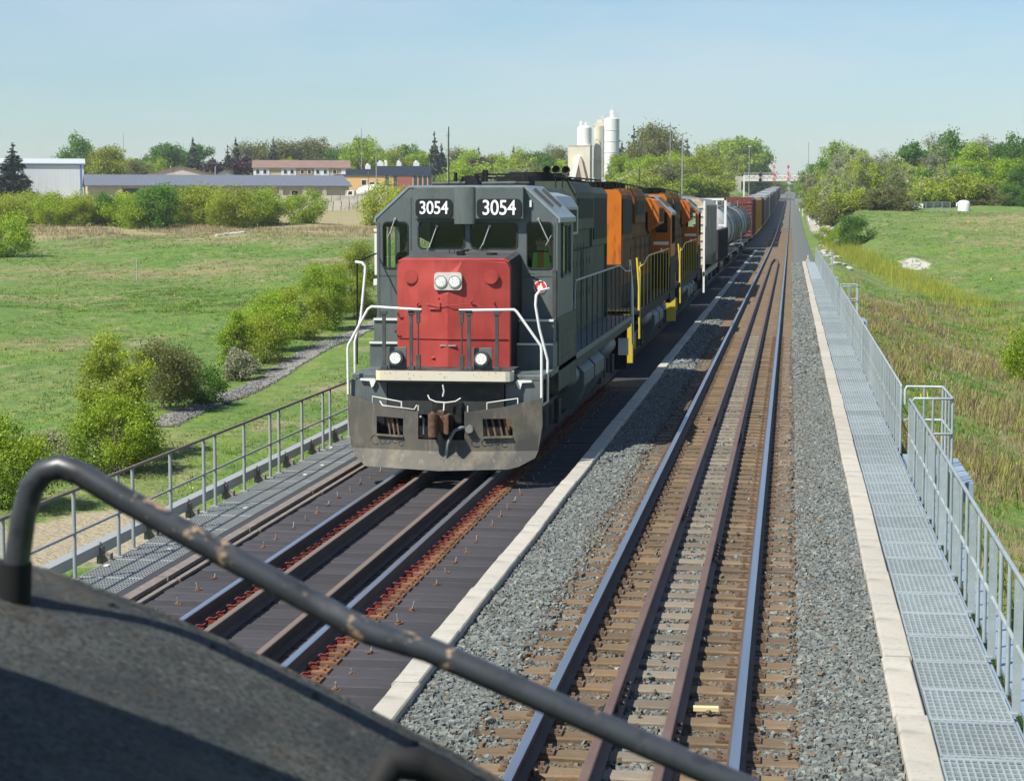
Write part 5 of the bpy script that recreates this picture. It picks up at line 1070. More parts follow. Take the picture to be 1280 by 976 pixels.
for kd, p, y, h in (('conifer', -4, 335, 10.2), ('green', 82, 470, 15), ('yellow', 120, 420, 12.5), ('yellow', 140, 480, 12), ('olive', 160, 460, 10), ('green', 200, 540, 15.5), ('green', 215, 560, 14), ('conifer', 236, 540, 16), ('green', 243, 560, 14), ('purple', 258, 480, 10),
                    ('conifer', 281, 540, 14), ('conifer', 292, 540, 16), ('purple', 310, 450, 10), ('olive', 307, 560, 15), ('olive', 322, 560, 15), ('olive', 340, 580, 16), ('conifer', 341, 530, 15.5), ('olive', 356, 560, 16), ('bright', 361, 470, 10), ('conifer', 374, 540, 13), ('purple', 378, 480, 9), ('purple', 392, 480, 9),
                    ('olive', 392, 570, 18), ('olive', 402, 580, 17), ('bare', 384, 590, 17), ('green', 432, 560, 14.5), ('bare', 424, 580, 15), ('bright', 452, 540, 15.5), ('green', 462, 560, 15), ('bright', 480, 560, 14), ('bare', 470, 600, 16), ('yellow', 500, 560, 13.5), ('green', 515, 570, 14), ('conifer', 547, 480, 16), ('conifer', 556, 500, 13),
                    ('bright', 530, 560, 13), ('olive', 575, 590, 14), ('bright', 590, 540, 12), ('purple', 606, 520, 10), ('conifer', 603, 600, 14), ('yellow', 620, 560, 13), ('conifer', 647, 560, 14), ('bright', 640, 520, 11), ('yellow', 662, 500, 12), ('green', 675, 560, 13), ('bare', 690, 580, 15.5), ('olive', 700, 520, 14), ('green', 685, 470, 10),
                    ('yellow', 20, 600, 11), ('yellow', 50, 600, 11), ('olive', 178, 600, 12), ('bright', 105, 560, 11), ('green', 172, 560, 11), ('bright', 187, 500, 10)):
    S.append((kd, px(p, y), y, h))
row(S, 'on the skyline left of the white silos', 'skyline trees left of the silos')
S = []
for kd, p, y, h in (('conifer', 776, 540, 17), ('conifer', 782, 560, 14.5), ('conifer', 796, 520, 18), ('olive', 812, 500, 17.5), ('olive', 826, 510, 18), ('olive', 800, 480, 13), ('bright', 790, 440, 9.5), ('bright', 778, 430, 9), ('bright', 815, 430, 10), ('green', 805, 450, 9), ('conifer', 862, 540, 15), ('conifer', 854, 560, 16), ('bare', 846, 540, 15.5), ('bright', 845, 440, 9.5),
                    ('conifer', 881, 560, 14), ('bare', 900, 730, 20.4), ('bare', 912, 742, 21.6), ('bare', 926, 756, 21.3), ('yellow', 866, 430, 9.5), ('yellow', 888, 430, 11), ('bright', 902, 732, 19.0), ('bright', 926, 726, 22.2), ('green', 934, 734, 20.6), ('bright', 942, 742, 19.9), ('green', 915, 745, 19.3), ('yellow', 920, 720, 16.2), ('yellow', 936, 736, 14.6), ('bright', 950, 750, 14.7), ('green', 946, 746, 13.1), ('olive', 955, 755, 10.6),
                    ('yellow', 832, 420, 9), ('yellow', 850, 415, 8.5), ('bare', 836, 520, 13), ('yellow', 874, 470, 12)):
    S.append((kd, px(p, y), y, h))
row(S, 'between the white silos and the far signals', 'trees between the silos and the signals')
S = []
r2 = random.Random(11)
for p in range(1020, 1112, 6): S.append((r2.choice(['mix', 'mix', 'bare', 'mix', 'yellow', 'mix']), px(p + r2.uniform(-3, 3), 330 + (p - 1008) * -.3), 330 - (p - 1008) * .3 + r2.uniform(-15, 25), r2.uniform(7.5, 9.5)))
for p in range(1014, 1300, 10): S.append((r2.choice(['yellow', 'mix', 'green', 'bare', 'bright', 'mix']), px(p + r2.uniform(-4, 4), 400), 400 + r2.uniform(-25, 25), r2.uniform(9, 12)))
for p in range(1120, 1300, 12): S.append((r2.choice(['mix', 'bright', 'mix', 'green', 'yellow']), px(p + r2.uniform(-4, 4), 345), 345 + r2.uniform(-12, 15), r2.uniform(6.0, 8.2)))
for kd, p, y, h in (('bright', 1041, 560, 14.5), ('green', 1175, 400, 14), ('green', 1186, 390, 11), ('bare', 1155, 430, 15.5), ('bare', 1213, 430, 14), ('bright', 1230, 360, 9.5), ('green', 1258, 380, 13), ('green', 1247, 390, 12.5), ('conifer', 1193, 430, 13), ('bare', 1225, 450, 15)):
    S.append((kd, px(p, y), y, h))
# many of one kind: tell them apart by row order
row(S, 'in the wood right of the tracks', 'trees of the wood right of the tracks')
S = []
for p, y, h, kd in ((968, 900, 10, 'olive'), (976, 950, 9, 'bright'), (960, 860, 10, 'bright'), (995, 900, 9, 'green'), (1003, 820, 10, 'bright'), (1012, 760, 12, 'bright'), (952, 760, 11, 'green')): S.append((kd, px(p, y), y, h))
row(S, 'far off beyond the road bridge', 'far trees beyond the road bridge')
for i, (lb, p, y, h, kd) in enumerate((('dark green rounded bush right of the tracks, below the bare trees', 1064, 215, 3.4, 3), ('small bright green bush just right of the gravel road', 1033, 235, 2.3, 0), ('bright green bush beside the dark rounded one', 1053, 222, 2.6, 2),
        ('dark evergreen shrub below the right hand wood near the white tank', 1248, 330, 3.6, 3), ('small dark shrub at the right edge below the wood', 1271, 325, 2.8, 3), ('leafy green bush cut by the right edge of the picture', 1284, 92, 2.6, 2))):
    plant(HK[kd], 'bush', lb, 'bush', px(p, y), y, h / 4.6)
UK = [kit(360 + i, 4.2, 5.5, -.8, 6500, .42, lf[k], 36, .12, 3, ragged=.35) for i, k in enumerate(('mix', 'bright', 'olive', 'yellow'))]
def under(p0, p1, n, y, h, where, group):
    for i in range(n):
        p = p0 + (p1 - p0) * (i + .5) / n; yy = y + rg.uniform(-14, 14); s_ = h * rg.uniform(.75, 1.2) / 5.5
        plant(UK[rg.randrange(4)], 'bush', f'{ORD[i]} low undergrowth bush from the left {where}', 'bush', px(p, yy), yy, s_, group, sx=max(s_, .85) * 1.05)
under(-5, 560, 30, 500, 6.0, 'under the skyline trees behind the buildings', 'undergrowth below the left skyline')
under(560, 712, 12, 460, 6.5, 'behind the roof of the grey locomotive', 'undergrowth behind the locomotive roof')
under(775, 900, 12, 400, 5.6, 'below the trees right of the tall silo', 'undergrowth right of the silos')
under(1034, 1118, 6, 300, 3.2, 'at the foot of the bare trees', 'undergrowth below the bare trees')
under(1105, 1295, 14, 335, 4.6, 'along the front of the right hand wood', 'undergrowth of the right hand wood')
# willow thicket along the valley on the right
def blades(name, pts, hts, wd, mats, mi, lean=.25, seed=1, per=4, spread=.12):
    g = np.random.default_rng(seed); n = len(pts); P = np.repeat(pts, per, 0); H = np.repeat(hts, per) * g.uniform(.5, 1.15, n * per); N = n * per
    P = P + np.stack([g.normal(0, spread, N), g.normal(0, spread, N), np.zeros(N)], -1); a = g.uniform(0, 6.283, N); W = np.stack([np.cos(a), np.sin(a), np.zeros(N)], -1) * (np.repeat(wd, per)[:, None] if np.ndim(wd) else wd) * g.uniform(.6, 1.3, N)[:, None]
    T = P + np.stack([g.normal(0, lean, N) * H, g.normal(0, lean, N) * H, H], -1); V = np.stack([P - W, P + W, T], 1).reshape(-1, 3)
    return struct(name, rawmesh(name, V, np.arange(N * 3).reshape(N, 3), mats, np.repeat(mi, per)), 'stuff')
g = np.random.default_rng(21)
vy = np.interp(g.random(4200), [0, .12, 1], [105, 142, 228]); vx = np.interp(vy, [95, 143, 200, 235], [15.5, 13.0, 6.2, 4.6]) + g.normal(0, 1, 4200) * np.interp(vy, [95, 150, 200], [2.2, 1.3, .7])
blades('willow_thicket', np.stack([vx, vy, terrain(vx, vy) - .03], -1), np.interp(vy, [95, 150, 200], [.3, .6, 1.0]) * g.uniform(.5, 1.2, 4200), .02, [leaf('willow_shoot_yellow', (.42, .43, .05)), leaf('willow_shoot_olive', (.27, .30, .05))], g.integers(0, 2, 4200), .16, 5, 4, .18)
# grass tufts on the near banks
def tufts(name, n, xr, yr, seed, h=(.10, .26), thr=.62):
    g = np.random.default_rng(seed); y = yr[0] + (yr[1] - yr[0]) * g.random(n) ** 1.5; x = g.uniform(*xr, n)
    dry = np.sin(x * .9 + 1.5 * np.sin(y * .35)) * np.sin(y * .55 + np.cos(x * .6)) + g.normal(0, .35, n)
    for sx_, sy_, rx_, ry_ in SPOTS: dry = dry + 1.6 * (((x - sx_) / rx_) ** 2 + ((y - sy_) / ry_) ** 2 < g.uniform(0, 1.5, n)) * (np.sin(x * 1.3 + 2 * np.sin(y * .8)) > -.3)
    keep = ~((np.abs(x + 23.2) < 1.6) & (y > 60)) & ~(((x + 17.5) / 4.5) ** 2 + ((y - 50.5) / 4.5) ** 2 < 1); x, y, dry = x[keep], y[keep], dry[keep]; n = len(x)
    mi = np.where(dry > thr, 2, np.where(g.random(n) < .5, 0, 1)); mi = np.where(g.random(n) < .004, 3, mi)
    blades(name, np.stack([x, y, terrain(x, y) - .02], -1), g.uniform(*h, n), .012 + .0001 * y, [leaf('grass_blade', (.145, .25, .014)), leaf('dark_grass_blade', (.10, .19, .013)), leaf('dry_grass_blade', (.28, .22, .11), .3), leaf('dandelion_yellow', (.75, .6, .03), .1)], mi, .3, seed, 5, .1)
tufts('grass', 36000, (9, 75), (105, 292), 41, (.08, .2), .15); tufts('grass', 36000, (-95, -10), (120, 215), 42, (.06, .16), .75)
tufts('grass', 30000, (2.3, 22), (20, 150), 31, (.08, .24), -.15); tufts('grass', 36000, (-46, -9.2), (32, 140), 32, (.05, .14))
g = np.random.default_rng(77); n = 18000; y2 = 24 + 120 * g.random(n) ** 1.2; x2 = 2.6 + g.gamma(2.0, 2.0, n); kq = (np.sin(x2 * .8 + 2 * np.sin(y2 * .21)) + np.sin(y2 * .33 + x2 * .5) + g.normal(0, .6, n)) > .6; x2 = x2[kq]; y2 = y2[kq]; n = len(x2)
blades('dry_weeds', np.stack([x2, y2, terrain(x2, y2) - .03], -1), g.uniform(.12, .6, n), .014 + .0001 * y2, [leaf('dry_weed', (.34, .27, .14), .3), leaf('brown_weed', (.20, .15, .09), .2), leaf('yellow_weed', (.32, .34, .05), .3)], g.integers(0, 3, n), .3, 78, 6, .14)
g = np.random.default_rng(5); n = 22000; ry = g.uniform(186, 228, n); rx_ = g.uniform(-100, -30, n); kp = (np.sin(rx_ * .35 + 2 * np.sin(ry * .2)) + np.sin(rx_ * .9 + ry * .5) * .6 + g.normal(0, .5, n)) > np.interp(ry, [186, 205, 228], [1.1, .1, -.6]); ry = ry[kp]; rx_ = rx_[kp]; n = len(rx_)
blades('dry_reeds', np.stack([rx_, ry, terrain(rx_, ry) - .05], -1), np.clip(g.normal(.55, .3, n), .15, 1.4) * np.interp(ry, [186, 215, 228], [.2, .5, .75]), .04, [leaf('dry_reed', (.40, .33, .18), .2), leaf('brown_reed', (.27, .22, .12), .2)], g.integers(0, 2, n), .15, 6, 4, .25)

# ------------------------------------------------------------------ buildings and structures far off
def wall_block(name, label, cat, x0, x1, y0, y1, z0, z1, mw, mr, rise, over=.3, ridge='x', group=None, rz=0.):
    W = (x1 - x0) / 2; t = thing(name, label, cat, (x1 - W * math.cos(rz), y0 - W * math.sin(rz), z0), rz, group); D = y1 - y0; h = z1 - z0
    m = MB()
    if ridge == 'x': m.prism([(0, -1), (0, h), (D / 2, h + rise), (D, h), (D, -1)], lambda u, v, q: (q, u, v), -W, W)
    else: m.prism([(-W, -1), (-W, h), (0, h + rise), (W, h), (W, -1)], lambda u, v, q: (u, q, v), 0, D)
    wl_ = part('wall', m, mw, t); m = MB(); e = .18
    if ridge == 'x': m.prism([(-over, h - over * rise / (D / 2)), (-over, h + e - over * rise / (D / 2)), (D / 2, h + rise + e), (D + over, h + e), (D + over, h), (D / 2, h + rise + .01)], lambda u, v, q: (q, u, v), -W - over, W + over)
    else: m.prism([(-W - over, h - .1), (-W - over, h + .1), (0, h + rise + e), (W + over, h + .1), (W + over, h - .1), (0, h + rise + .01)], lambda u, v, q: (u, q, v), -over, D + over)
    return t, wl_, part('roof', m, mr, t)
def win(t, x, z, w_, h, y=-.03, mf=m_white, mg=m_dglass, nm='window'):
    m = MB(); m.panel([(x - w_ / 2, z), (x + w_ / 2, z), (x + w_ / 2, z + h), (x - w_ / 2, z + h)], [[(x - w_ / 2 + .1, z + .1), (x + w_ / 2 - .1, z + .1), (x + w_ / 2 - .1, z + h - .1), (x - w_ / 2 + .1, z + h - .1)]], XZ(y), .08)
    f = part(nm, m, mf, t); m = MB(); m.box(x - w_ / 2 + .1, x + w_ / 2 - .1, y + .02, y + .05, z + .1, z + h - .1); part('pane', m, mg, f)
mb_white = M('white_sheet_cladding', (.56, .59, .60), .6, 0, [(.8, (.66, .69, .70), .4, .7, (6, 1, .2))]); mb_tan = M('tan_rendered_wall', (.46, .40, .28), .85, 0, [(.3, (.42, .36, .26), .4, .7)])
mb_roofd = M('blue_grey_sheet_roof', (.10, .115, .14), .6, 0, [(.5, (.13, .145, .17), .4, .7, (8, 1, 1))]); mb_brn = M('brown_shingle_roof', (.17, .11, .085), .85, 0, [(.4, (.2, .14, .11), .4, .7)]); mb_or = M('orange_buff_brick', (.62, .38, .16), .85); mb_dk = M('dark_blue_cladding', (.03, .045, .07), .5)
mb_red = M('rust_red_wall', (.28, .09, .07), .8); mb_pale = M('pale_grey_wall', (.5, .5, .46), .8); mb_rw = M('rusty_white_gable', (.52, .46, .38), .8, 0, [(.5, (.4, .25, .18), .5, .7)])
t, wl_, rf = wall_block('warehouse', 'tall white sheet-clad warehouse at the far left edge behind the hedge', 'warehouse', -149.2, -127.2, 345, 357, 4.6, 11.5, mb_white, M('pale_sheet_roof', (.42, .45, .46), .5), .9, .3, rz=.37)
m = MB(); m.box(10.3, 10.55, -.08, .02, 0, 6.9); m.box(-10.6, 10.6, -.12, .01, 6.72, 6.92); part('trim', m, M('blue_trim', (.12, .2, .38), .5), wl_)
m = MB(); m.box(-.8, -.1, -.3, 0, 5.9, 6.6); part('vent_box', m, m_darkg, wl_)
t, wl_, rf = wall_block('industrial_building', 'long low tan building with blue-grey roof and pilasters behind the hedge', 'building', -121.8, -76.9, 340, 362, 4.4, 7.35, mb_tan, mb_roofd, 1.9, .5, rz=.37)
for x in (-121.5, -113, -107.5, -99.5, -94.5, -90.4, -85.8, -81.8, -77.3): m = MB(); m.box((x + 102.2) * .887 - .35, (x + 102.2) * .887 + .35, -.3, .05, -.5, 3.0); part('pilaster', m, mb_tan, wl_)
m = MB(); m.box(12.4, 13.4, -.03, .06, 0, 2.1); part('door', m, m_black, wl_); m = MB(); m.box(-16.6, -13.8, -.04, .06, .6, 2.5); part('loading_door', m, mb_dk, wl_); m = MB(); m.box(12.1, 12.35, -.05, .03, 0, 2.2); part('door_frame', m, m_white, wl_)
t, wl_, rf = wall_block('office_building', 'orange-buff office building with dark blue sections right of the townhouses', 'building', -92.6, -73, 400, 418, 5.2, 10.1, mb_or, mb_dk, .25, .2, rz=.2)
m = MB(); m.box(-1.5, 9.6, 1, 12, 4.7, 6.9); m.box(-8, 1, 3, 14, 4.95, 6.3); part('upper_floor', m, mb_dk, t)
for x in (.5, 2.2, 6.3, 7.3, 8.3, 9.3): m = MB(); m.box(x - .35, x + .35, -.08, .04, 0, 4.9); part('dark_panel', m, mb_dk, wl_)
m = MB(); m.box(2.7, 5.6, -.1, .03, 0, 4.9); part('brick_panel', m, mb_red, wl_)
for x, z in ((-7.5, 2.6), (-4.2, 2.9), (-2.6, 2.5), (-1.3, 2.4), (4.2, 2.2)): win(wl_, x, z, 1.1, 1.2)
for x, z, w_ in ((-4, 6.3, 1.1), (-1.5, 6.9, 1.3), (2.5, 6.9, 1.0), (6, 6.9, 1.2), (0, 6.95, .6)): m = MB(); m.box(x, x + w_, 5, 6.5, z, z + .9); m.cyl((x + w_ / 2, 5.7, z + .9), (x + w_ / 2, 5.7, z + 1.2), .3, 10); part('rooftop_unit', m, m_white, t)
t, wl_, rf = wall_block('townhouse_row', 'long row of townhouses in white and brown with a brown roof behind the tan building', 'building', -121, -99.5, 440, 452, 8.9, 12.5, mb_tan, mb_brn, 1.7, .4, rz=.24)
for x0, x1, c in ((-10.8, -7.2, mb_white), (-4.5, -1.2, mb_white), (-.9, 2.6, M('brown_brick_wall', (.3, .2, .13), .8)), (2.9, 6.2, mb_white), (9, 10.6, mb_white)): m = MB(); m.box(x0, x1, -.15, .05, -.6, 3.75); part('wall_panel', m, c, wl_)
for x in (-9.8, -8.2, -3.6, -2.1, .2, 1.8, 3.7, 5.4, 7.5): win(wl_, x, 2.2, .9, 1.1, -.2)
for lb, x0, x1, y, z0, z1, mw, mr, rs in (('rusty white gabled shed with a long red-brown roof left of the grey gable', -140, -125, 420, 7.6, 10.6, mb_rw, mb_brn, 1.9), ('small pale grey gabled house between the rusty shed and the purple tree', -119, -114.4, 400, 6.5, 10.0, mb_pale, mb_roofd, 1.3)):
    t, wl_, rf = wall_block('gabled_shed', lb, 'building', x0, x1, y, y + 14, z0, z1, mw, mr, rs, .3, 'y', rz=.3)
    win(wl_, 0, (z1 - z0) * .6, 1, 1); m = MB(); m.cyl((-2, 3, z1 - z0), (-2, 3, z1 - z0 + 2.2), .12, 8); part('vent_pipe', m, m_galvl, rf)
t, wl_, rf = wall_block('red_brick_shop', 'low red-brown roofed shed at the far left of the rusty gable', 'building', -146, -139, 418, 430, 7.4, 9.4, mb_red, mb_brn, .8, .3)
win(wl_, 0, .7, 1.2, .9)
# block retaining wall and mixer truck
m = MB(); r5 = random.Random(2)
t = thing('block_wall', 'broken row of pale concrete blocks below the tan building beside the mixer truck', 'retaining wall', (-68, 292, tz(-68, 292)))
for k in range(2):
    for i in range(14):
        if r5.random() < .9: m = MB(); m.box(-8 + i * 1.25, -6.85 + i * 1.25, 0 + k * .25, .8 + k * .25, k * .75, k * .75 + .72); part('concrete_block', m, m_conc, t, .03)
t = thing('block_wall', 'long pale concrete wall at the foot of the tan building, behind the pale blocks', 'retaining wall', (-78, 325, tz(-78, 325))); m = MB()
for i in range(14): m.box(-9 + i * 1.5, -7.55 + i * 1.5, 0, .6, -.3, 1.1); None
part('wall_face', m, m_conc, t, .03)
t = thing('mixer_truck', 'white concrete mixer truck parked behind the bushes left of the grey locomotive', 'truck', (-71.5, 330, tz(-71.5, 330)), 0); t.scale = (.78, .78, .78)
m = MB(); m.box(-4.3, 4.2, -.5, .5, .9, 1.15); part('chassis', m, m_under, t)
m = MB(); m.prism([(-5.2, .7), (-5.3, 1.5), (-4.4, 1.75), (-4.1, 2.75), (-2.7, 2.8), (-2.7, .7)], lambda u, v, q: (u, q, v), -1.15, 1.15); cab_ = part('cab', m, m_white, t, .06)
m = MB(); m.prism([(-4.05, 1.85), (-3.85, 2.55), (-3.1, 2.55), (-3.1, 1.85)], lambda u, v, q: (u, q, v), -1.18, -1.155); part('window', m, m_dglass, cab_)
m = MB(); m.tube([(-2.2, 0, 2.15), (-1.6, 0, 2.3), (0, 0, 2.6), (1.8, 0, 2.9), (3.2, 0, 3.15), (3.7, 0, 3.2)], [.55, 1.0, 1.3, 1.2, .75, .5], 24); dr = part('drum', m, m_white, t)
m = MB()
for k in range(3): m.tube([(-2.0 + i * .25, math.cos(i * .8 + k * 2.1) * (np.interp(i, [0, 3, 8, 15, 20], [.7, 1.05, 1.32, 1.2, .85])), 2.2 + i * .05 + math.sin(i * .8 + k * 2.1) * (np.interp(i, [0, 3, 8, 15, 20], [.7, 1.05, 1.32, 1.2, .85]))) for i in range(21)], .06, 4)
part('drum_stripe', m, m_galvl, dr)
m = MB(); m.prism([(3.6, 3.9), (4.6, 3.7), (4.3, 2.8), (3.7, 2.9)], lambda u, v, q: (u, q, v), -.5, .5); m.box(4.2, 4.6, -.2, .2, 1.5, 2.8); m.box(2.8, 3.1, -.9, .9, 1.1, 3.0); part('chute', m, m_white, t)
for x in (-4.3, 1.2, 2.5):
    for s in (-1, 1): m = MB(); m.cyl((x, s * 1.2, .52), (x, s * .85, .52), .52, 20); m.cyl((x, s * 1.22, .52), (x, s * 1.2, .52), .25, 12, 1); part('wheel', m, [m_black, m_galvl], t)
# concrete plant
mp_w = M('white_silo_paint', (.62, .63, .61), .5, 0, [(.35, (.70, .71, .68), .45, .7, (1, 1, .3))]); mp_c = M('cream_tower_panel', (.58, .55, .44), .8, 0, [(.3, (.5, .46, .36), .45, .7)])
t = thing('silo', 'tall slim white silo on a frame, right of the cream tower', 'silo', (-40.6, 450, 6)); m = MB(); m.cyl((0, 0, 5.0), (0, 0, 17.6), 1.72, 32); m.tube([(0, 0, 5.0), (0, 0, 3.6)], [1.72, .5], 24); m.tube([(0, 0, 17.6), (0, 0, 17.9)], [1.72, 1.2], 24); part('shell', m, mp_w, t)
m = MB(); m.box(-.45, .45, -.45, .45, 17.9, 19.6); m.tube([(0, 0, 19.6), (0, 0, 21.2)], .05, 5); m.tube([(-2.2, 0, 0), (-2.2, 0, 18.5)], .06, 6); m.tube([(-1.95, 0, 0), (-1.95, 0, 18.5)], .04, 6); part('filter_head', m, mp_w, t)
m = MB()
for z_ in (7.5, 10, 12.5, 15): m.tube([(1.74 * math.cos(a * .2618), 1.74 * math.sin(a * .2618), z_) for a in range(25)], .05, 5, 0, False)
for z_ in (17.6, 18.2): m.tube([(1.7 * math.cos(a * .2618), 1.7 * math.sin(a * .2618), z_ + .5) for a in range(25)], .04, 4, 0, False)
part('band', m, M('grey_silo_band', (.42, .43, .42), .6), t)
m = MB()
for x in (-1.45, 1.45):
    for y in (-1.45, 1.45): m.box(x - .15, x + .15, y - .15, y + .15, -.6, 5.4)
for z in (1.2, 3.2): m.box(-1.5, 1.5, -1.5, -1.4, z, z + .15); m.box(-1.5, 1.5, 1.4, 1.5, z, z + .15)
m.bar((-1.45, -1.5, 0), (1.45, -1.5, 3.2), .1, .1); m.bar((1.45, -1.5, 0), (-1.45, -1.5, 3.2), .1, .1); m.box(-1.3, 1.3, -1.2, 1.2, -.5, 3.4); part('support_frame', m, mp_c, t)
t = thing('batching_tower', 'cream concrete batching tower with slanted conveyor chutes on its face', 'plant tower', (-48.1, 450, 5.5)); m = MB(); m.box(-2.5, 2.5, 0, 5, -.5, 12.1); part('tower_wall', m, mp_c, t)
m = MB(); m.box(-2.6, 2.65, -.1, 5.1, 12.1, 12.25); part('roof', m, mp_c, t)
m = MB(); m.bar((-2.3, -.9, 0), (-.1, -.4, 9.8), 1.0, .9); part('chute', m, mp_w, t); m = MB(); m.bar((2.0, -.9, 1.5), (.1, -.4, 9.6), .9, .8); part('chute', m, M('tan_chute_paint', (.45, .38, .3), .8), t); m = MB(); m.box(-.3, 1.6, -.1, .02, 0, 5); part('doorway', m, M('rust_opening', (.3, .18, .1), .8), t)  # left chute white, right chute plain tan
t = thing('silo', 'short round white silo standing on top of the cream tower', 'silo', (-47.1, 452.4, 17.75)); m = MB(); m.cyl((0, 0, 0), (0, 0, 4.0), 1.65, 28); m.tube([(0, 0, 4.0), (0, 0, 4.5)], [1.65, .8], 24); part('shell', m, mp_w, t)
m = MB(); 
for a in range(8): m.tube([(1.5 * math.cos(a * .785), 1.5 * math.sin(a * .785), 4.0), (1.5 * math.cos(a * .785), 1.5 * math.sin(a * .785), 5.1)], .04, 4)
m.tube([(1.5 * math.cos(a * .3927), 1.5 * math.sin(a * .3927), 5.05) for a in range(17)], .04, 4); m.box(-1.1, -.6, -.3, .3, 4.3, 5.6); m.box(.1, .5, -.3, .3, 4.3, 5.3); part('top_rail', m, mp_w, t)
t = thing('silo', 'cream silo half hidden behind the short round white one', 'silo', (-44.2, 457, 6.5)); m = MB(); m.cyl((0, 0, 4), (0, 0, 15.8), 1.25, 24); m.box(-1.2, 1.4, -1, 1, 15.8, 16.5); m.box(-.4, .8, -.4, .4, 16.5, 17.3); part('shell', m, mp_c, t); m = MB(); m.box(-.7, 3.2, -1.8, 1.5, 7.9, 8.5); m.box(-.9, -.6, -1.7, -1.4, -1, 8); m.box(1.6, 1.9, -1.7, -1.4, -1, 8); m.box(2.9, 3.1, -1.7, -1.4, -1, 8); m.tube([(0, -1.7, 9.5), (3, -1.7, 9.3)], .05, 5); m.box(-.6, .6, -1.3, .5, -1, 5); part('platform', m, mp_c, t)
# road bridge over the railway
zt = float(prof(700)); t = thing('road_bridge', 'pale concrete road bridge crossing over the railway in the distance', 'bridge', (-6, 700, zt)); m = MB(); m.box(-13.5, 13, 0, 11, 6.3, 8.1); part('deck', m, m_conc, t)
m = MB(); m.box(-13.4, 12.9, .2, .3, 9.0, 9.08)
for x in np.arange(-13, 13, 1.3): m.box(x - .04, x + .04, .2, .3, 8.1, 9.05)
part('railing', m, m_galvl, t)
m = MB(); m.box(-13.6, -11.5, 0, 11, -2, 6.3); m.box(10.3, 12, 0, 11, -2, 6.3); part('abutment', m, m_conc, t)
# signal gantry
z = float(prof(590)); t = thing('signal_gantry', 'galvanised lattice signal gantry spanning the tracks before the road bridge', 'signal gantry', (-4.5, 590, z)); m = MB()
for x in (-9.4, 9.8): 
    for y in (-.4, .4): m.box(x - .2, x + .2, y - .15, y + .15, -1, 7.9)
for z_ in (6.7, 8.0):
    for y in (-.4, .4): m.box(-9.6, 10, y - .1, y + .1, z_, z_ + .24)
for i in range(13): m.bar((-9.4 + i * 1.5, -.4, 6.75), (-9.4 + (i + .5) * 1.5, -.4, 8.05), .16, .16); m.bar((-9.4 + (i + .5) * 1.5, -.4, 8.05), (-9.4 + (i + 1) * 1.5, -.4, 6.75), .16, .16)
m.box(-9.4, 10, -.5, .5, 6.66, 6.7); part('lattice_beam', m, m_white, t); m = MB()
for i in range(16): m.box(-9.3 + i * 1.25, -9.25 + i * 1.25, -.55, -.5, 8.0, 9.0)
m.box(-9.4, 9.8, -.55, -.5, 8.95, 9.0); m.box(-9.4, 9.8, -.55, -.5, 8.5, 8.54); part('hand_rail', m, m_white, t)
m_sigr = M('red_signal_target', (.6, .05, .1), .5); m_lampr = bpy.data.materials.new('lit_red_lamp'); m_lampr.use_nodes = True; m_lampr.node_tree.nodes['Principled BSDF'].inputs['Emission Color'].default_value = (1, .12, .1, 1); m_lampr.node_tree.nodes['Principled BSDF'].inputs['Emission Strength'].default_value = 3
for lb, x, white, red in (('three-headed red signal mast over the train track on the far gantry', -5.1, 0, 1), ('three-headed red signal mast over the near track on the far gantry, pale top lamp', -.95, 1, 1), ('dark signal seen from behind on the left half of the far gantry', -9.1, 0, 0)):
    s = thing('railway_signal', lb, 'railway signal', (x, 589.1, z + 6.4)); m = MB(); m.box(-.08, .08, 0, .12, 0, 5.0 if red else 3.2); part('mast', m, m_galvl, s)
    for k, zz in enumerate((.7, 2.4, 4.3) if red else (.5, 2.0)):
        m = MB(); m.cyl((0, -.12, zz), (0, -.02, zz), .48 if red else .6, 20, 0); m.tube([(0, -.45, zz + .05), (0, -.12, zz)], .2, 12, 1, False); hd_ = part('signal_head', m, [m_sigr if red else m_black, m_black], s); hd_.scale.x = .8
        m = MB(); m.cyl((0, -.14, zz), (0, -.125, zz), .15 if not (white and k == 2) else .25, 12); part('lamp', m, (m_numw if white and k == 2 else m_lampr) if red else m_black, hd_)
# posts, poles, cabinets
def pole(label, x, y, h, r=.07, arm=0, lamp=False, mat=None, nm='utility_pole'):
    t = thing(nm, label, 'pole', (x, y, tz(x, y))); m = MB(); m.tube([(0, 0, -.5), (0, 0, h)], [r, r * .7], 8); part('pole', m, mat or m_galvl, t)
    if arm: m = MB(); m.box(-arm, arm, -.05, .05, h - .8, h - .65); part('cross_arm', m, mat or m_galvl, t)
    if lamp: m = MB(); m.tube([(0, 0, h), (.6, 0, h + .15)], .05, 6); m.box(-.35, .35, -.18, .18, h, h + .22); part('lamp_head', m, m_white, t)
pole('slim grey lamp post with a bright head left of the signal gantry', px(937.5, 560), 560, 16.5, .14, 0, True, nm='lamp_post')
pole('lamp post rising above the trees right of the road bridge', px(1009, 640), 640, 19.5, .14, 0, True, nm='lamp_post')
pole('leaning pale utility pole left of the tank cars among the trees', px(856, 380), 380, 12.5, .14, 1.0)
pole('tall thin pole above the trees between the silos and the locomotive horns', px(841, 420), 420, 15.5, .12)
pole('thin pale pole just right of the orange office building', px(564, 380), 380, 13, .1, .5)
pole('thin pole rising behind the orange office building', px(454, 430), 430, 15, .1)
pole('short pale pole standing beside the mixer truck', px(473, 330), 330, 10, .09, .6)
pole('dark thin pole next to the mixer truck drum', px(463, 300), 300, 5.5, .07, 0, mat=m_bark)
pole('thin pole on the skyline above the trees right of the white warehouse', px(144, 520), 520, 17, .1)
pole('lonely thin stake standing in the left field', px(159, 150), 150, 1.7, .05, mat=m_barkp, nm='stake')
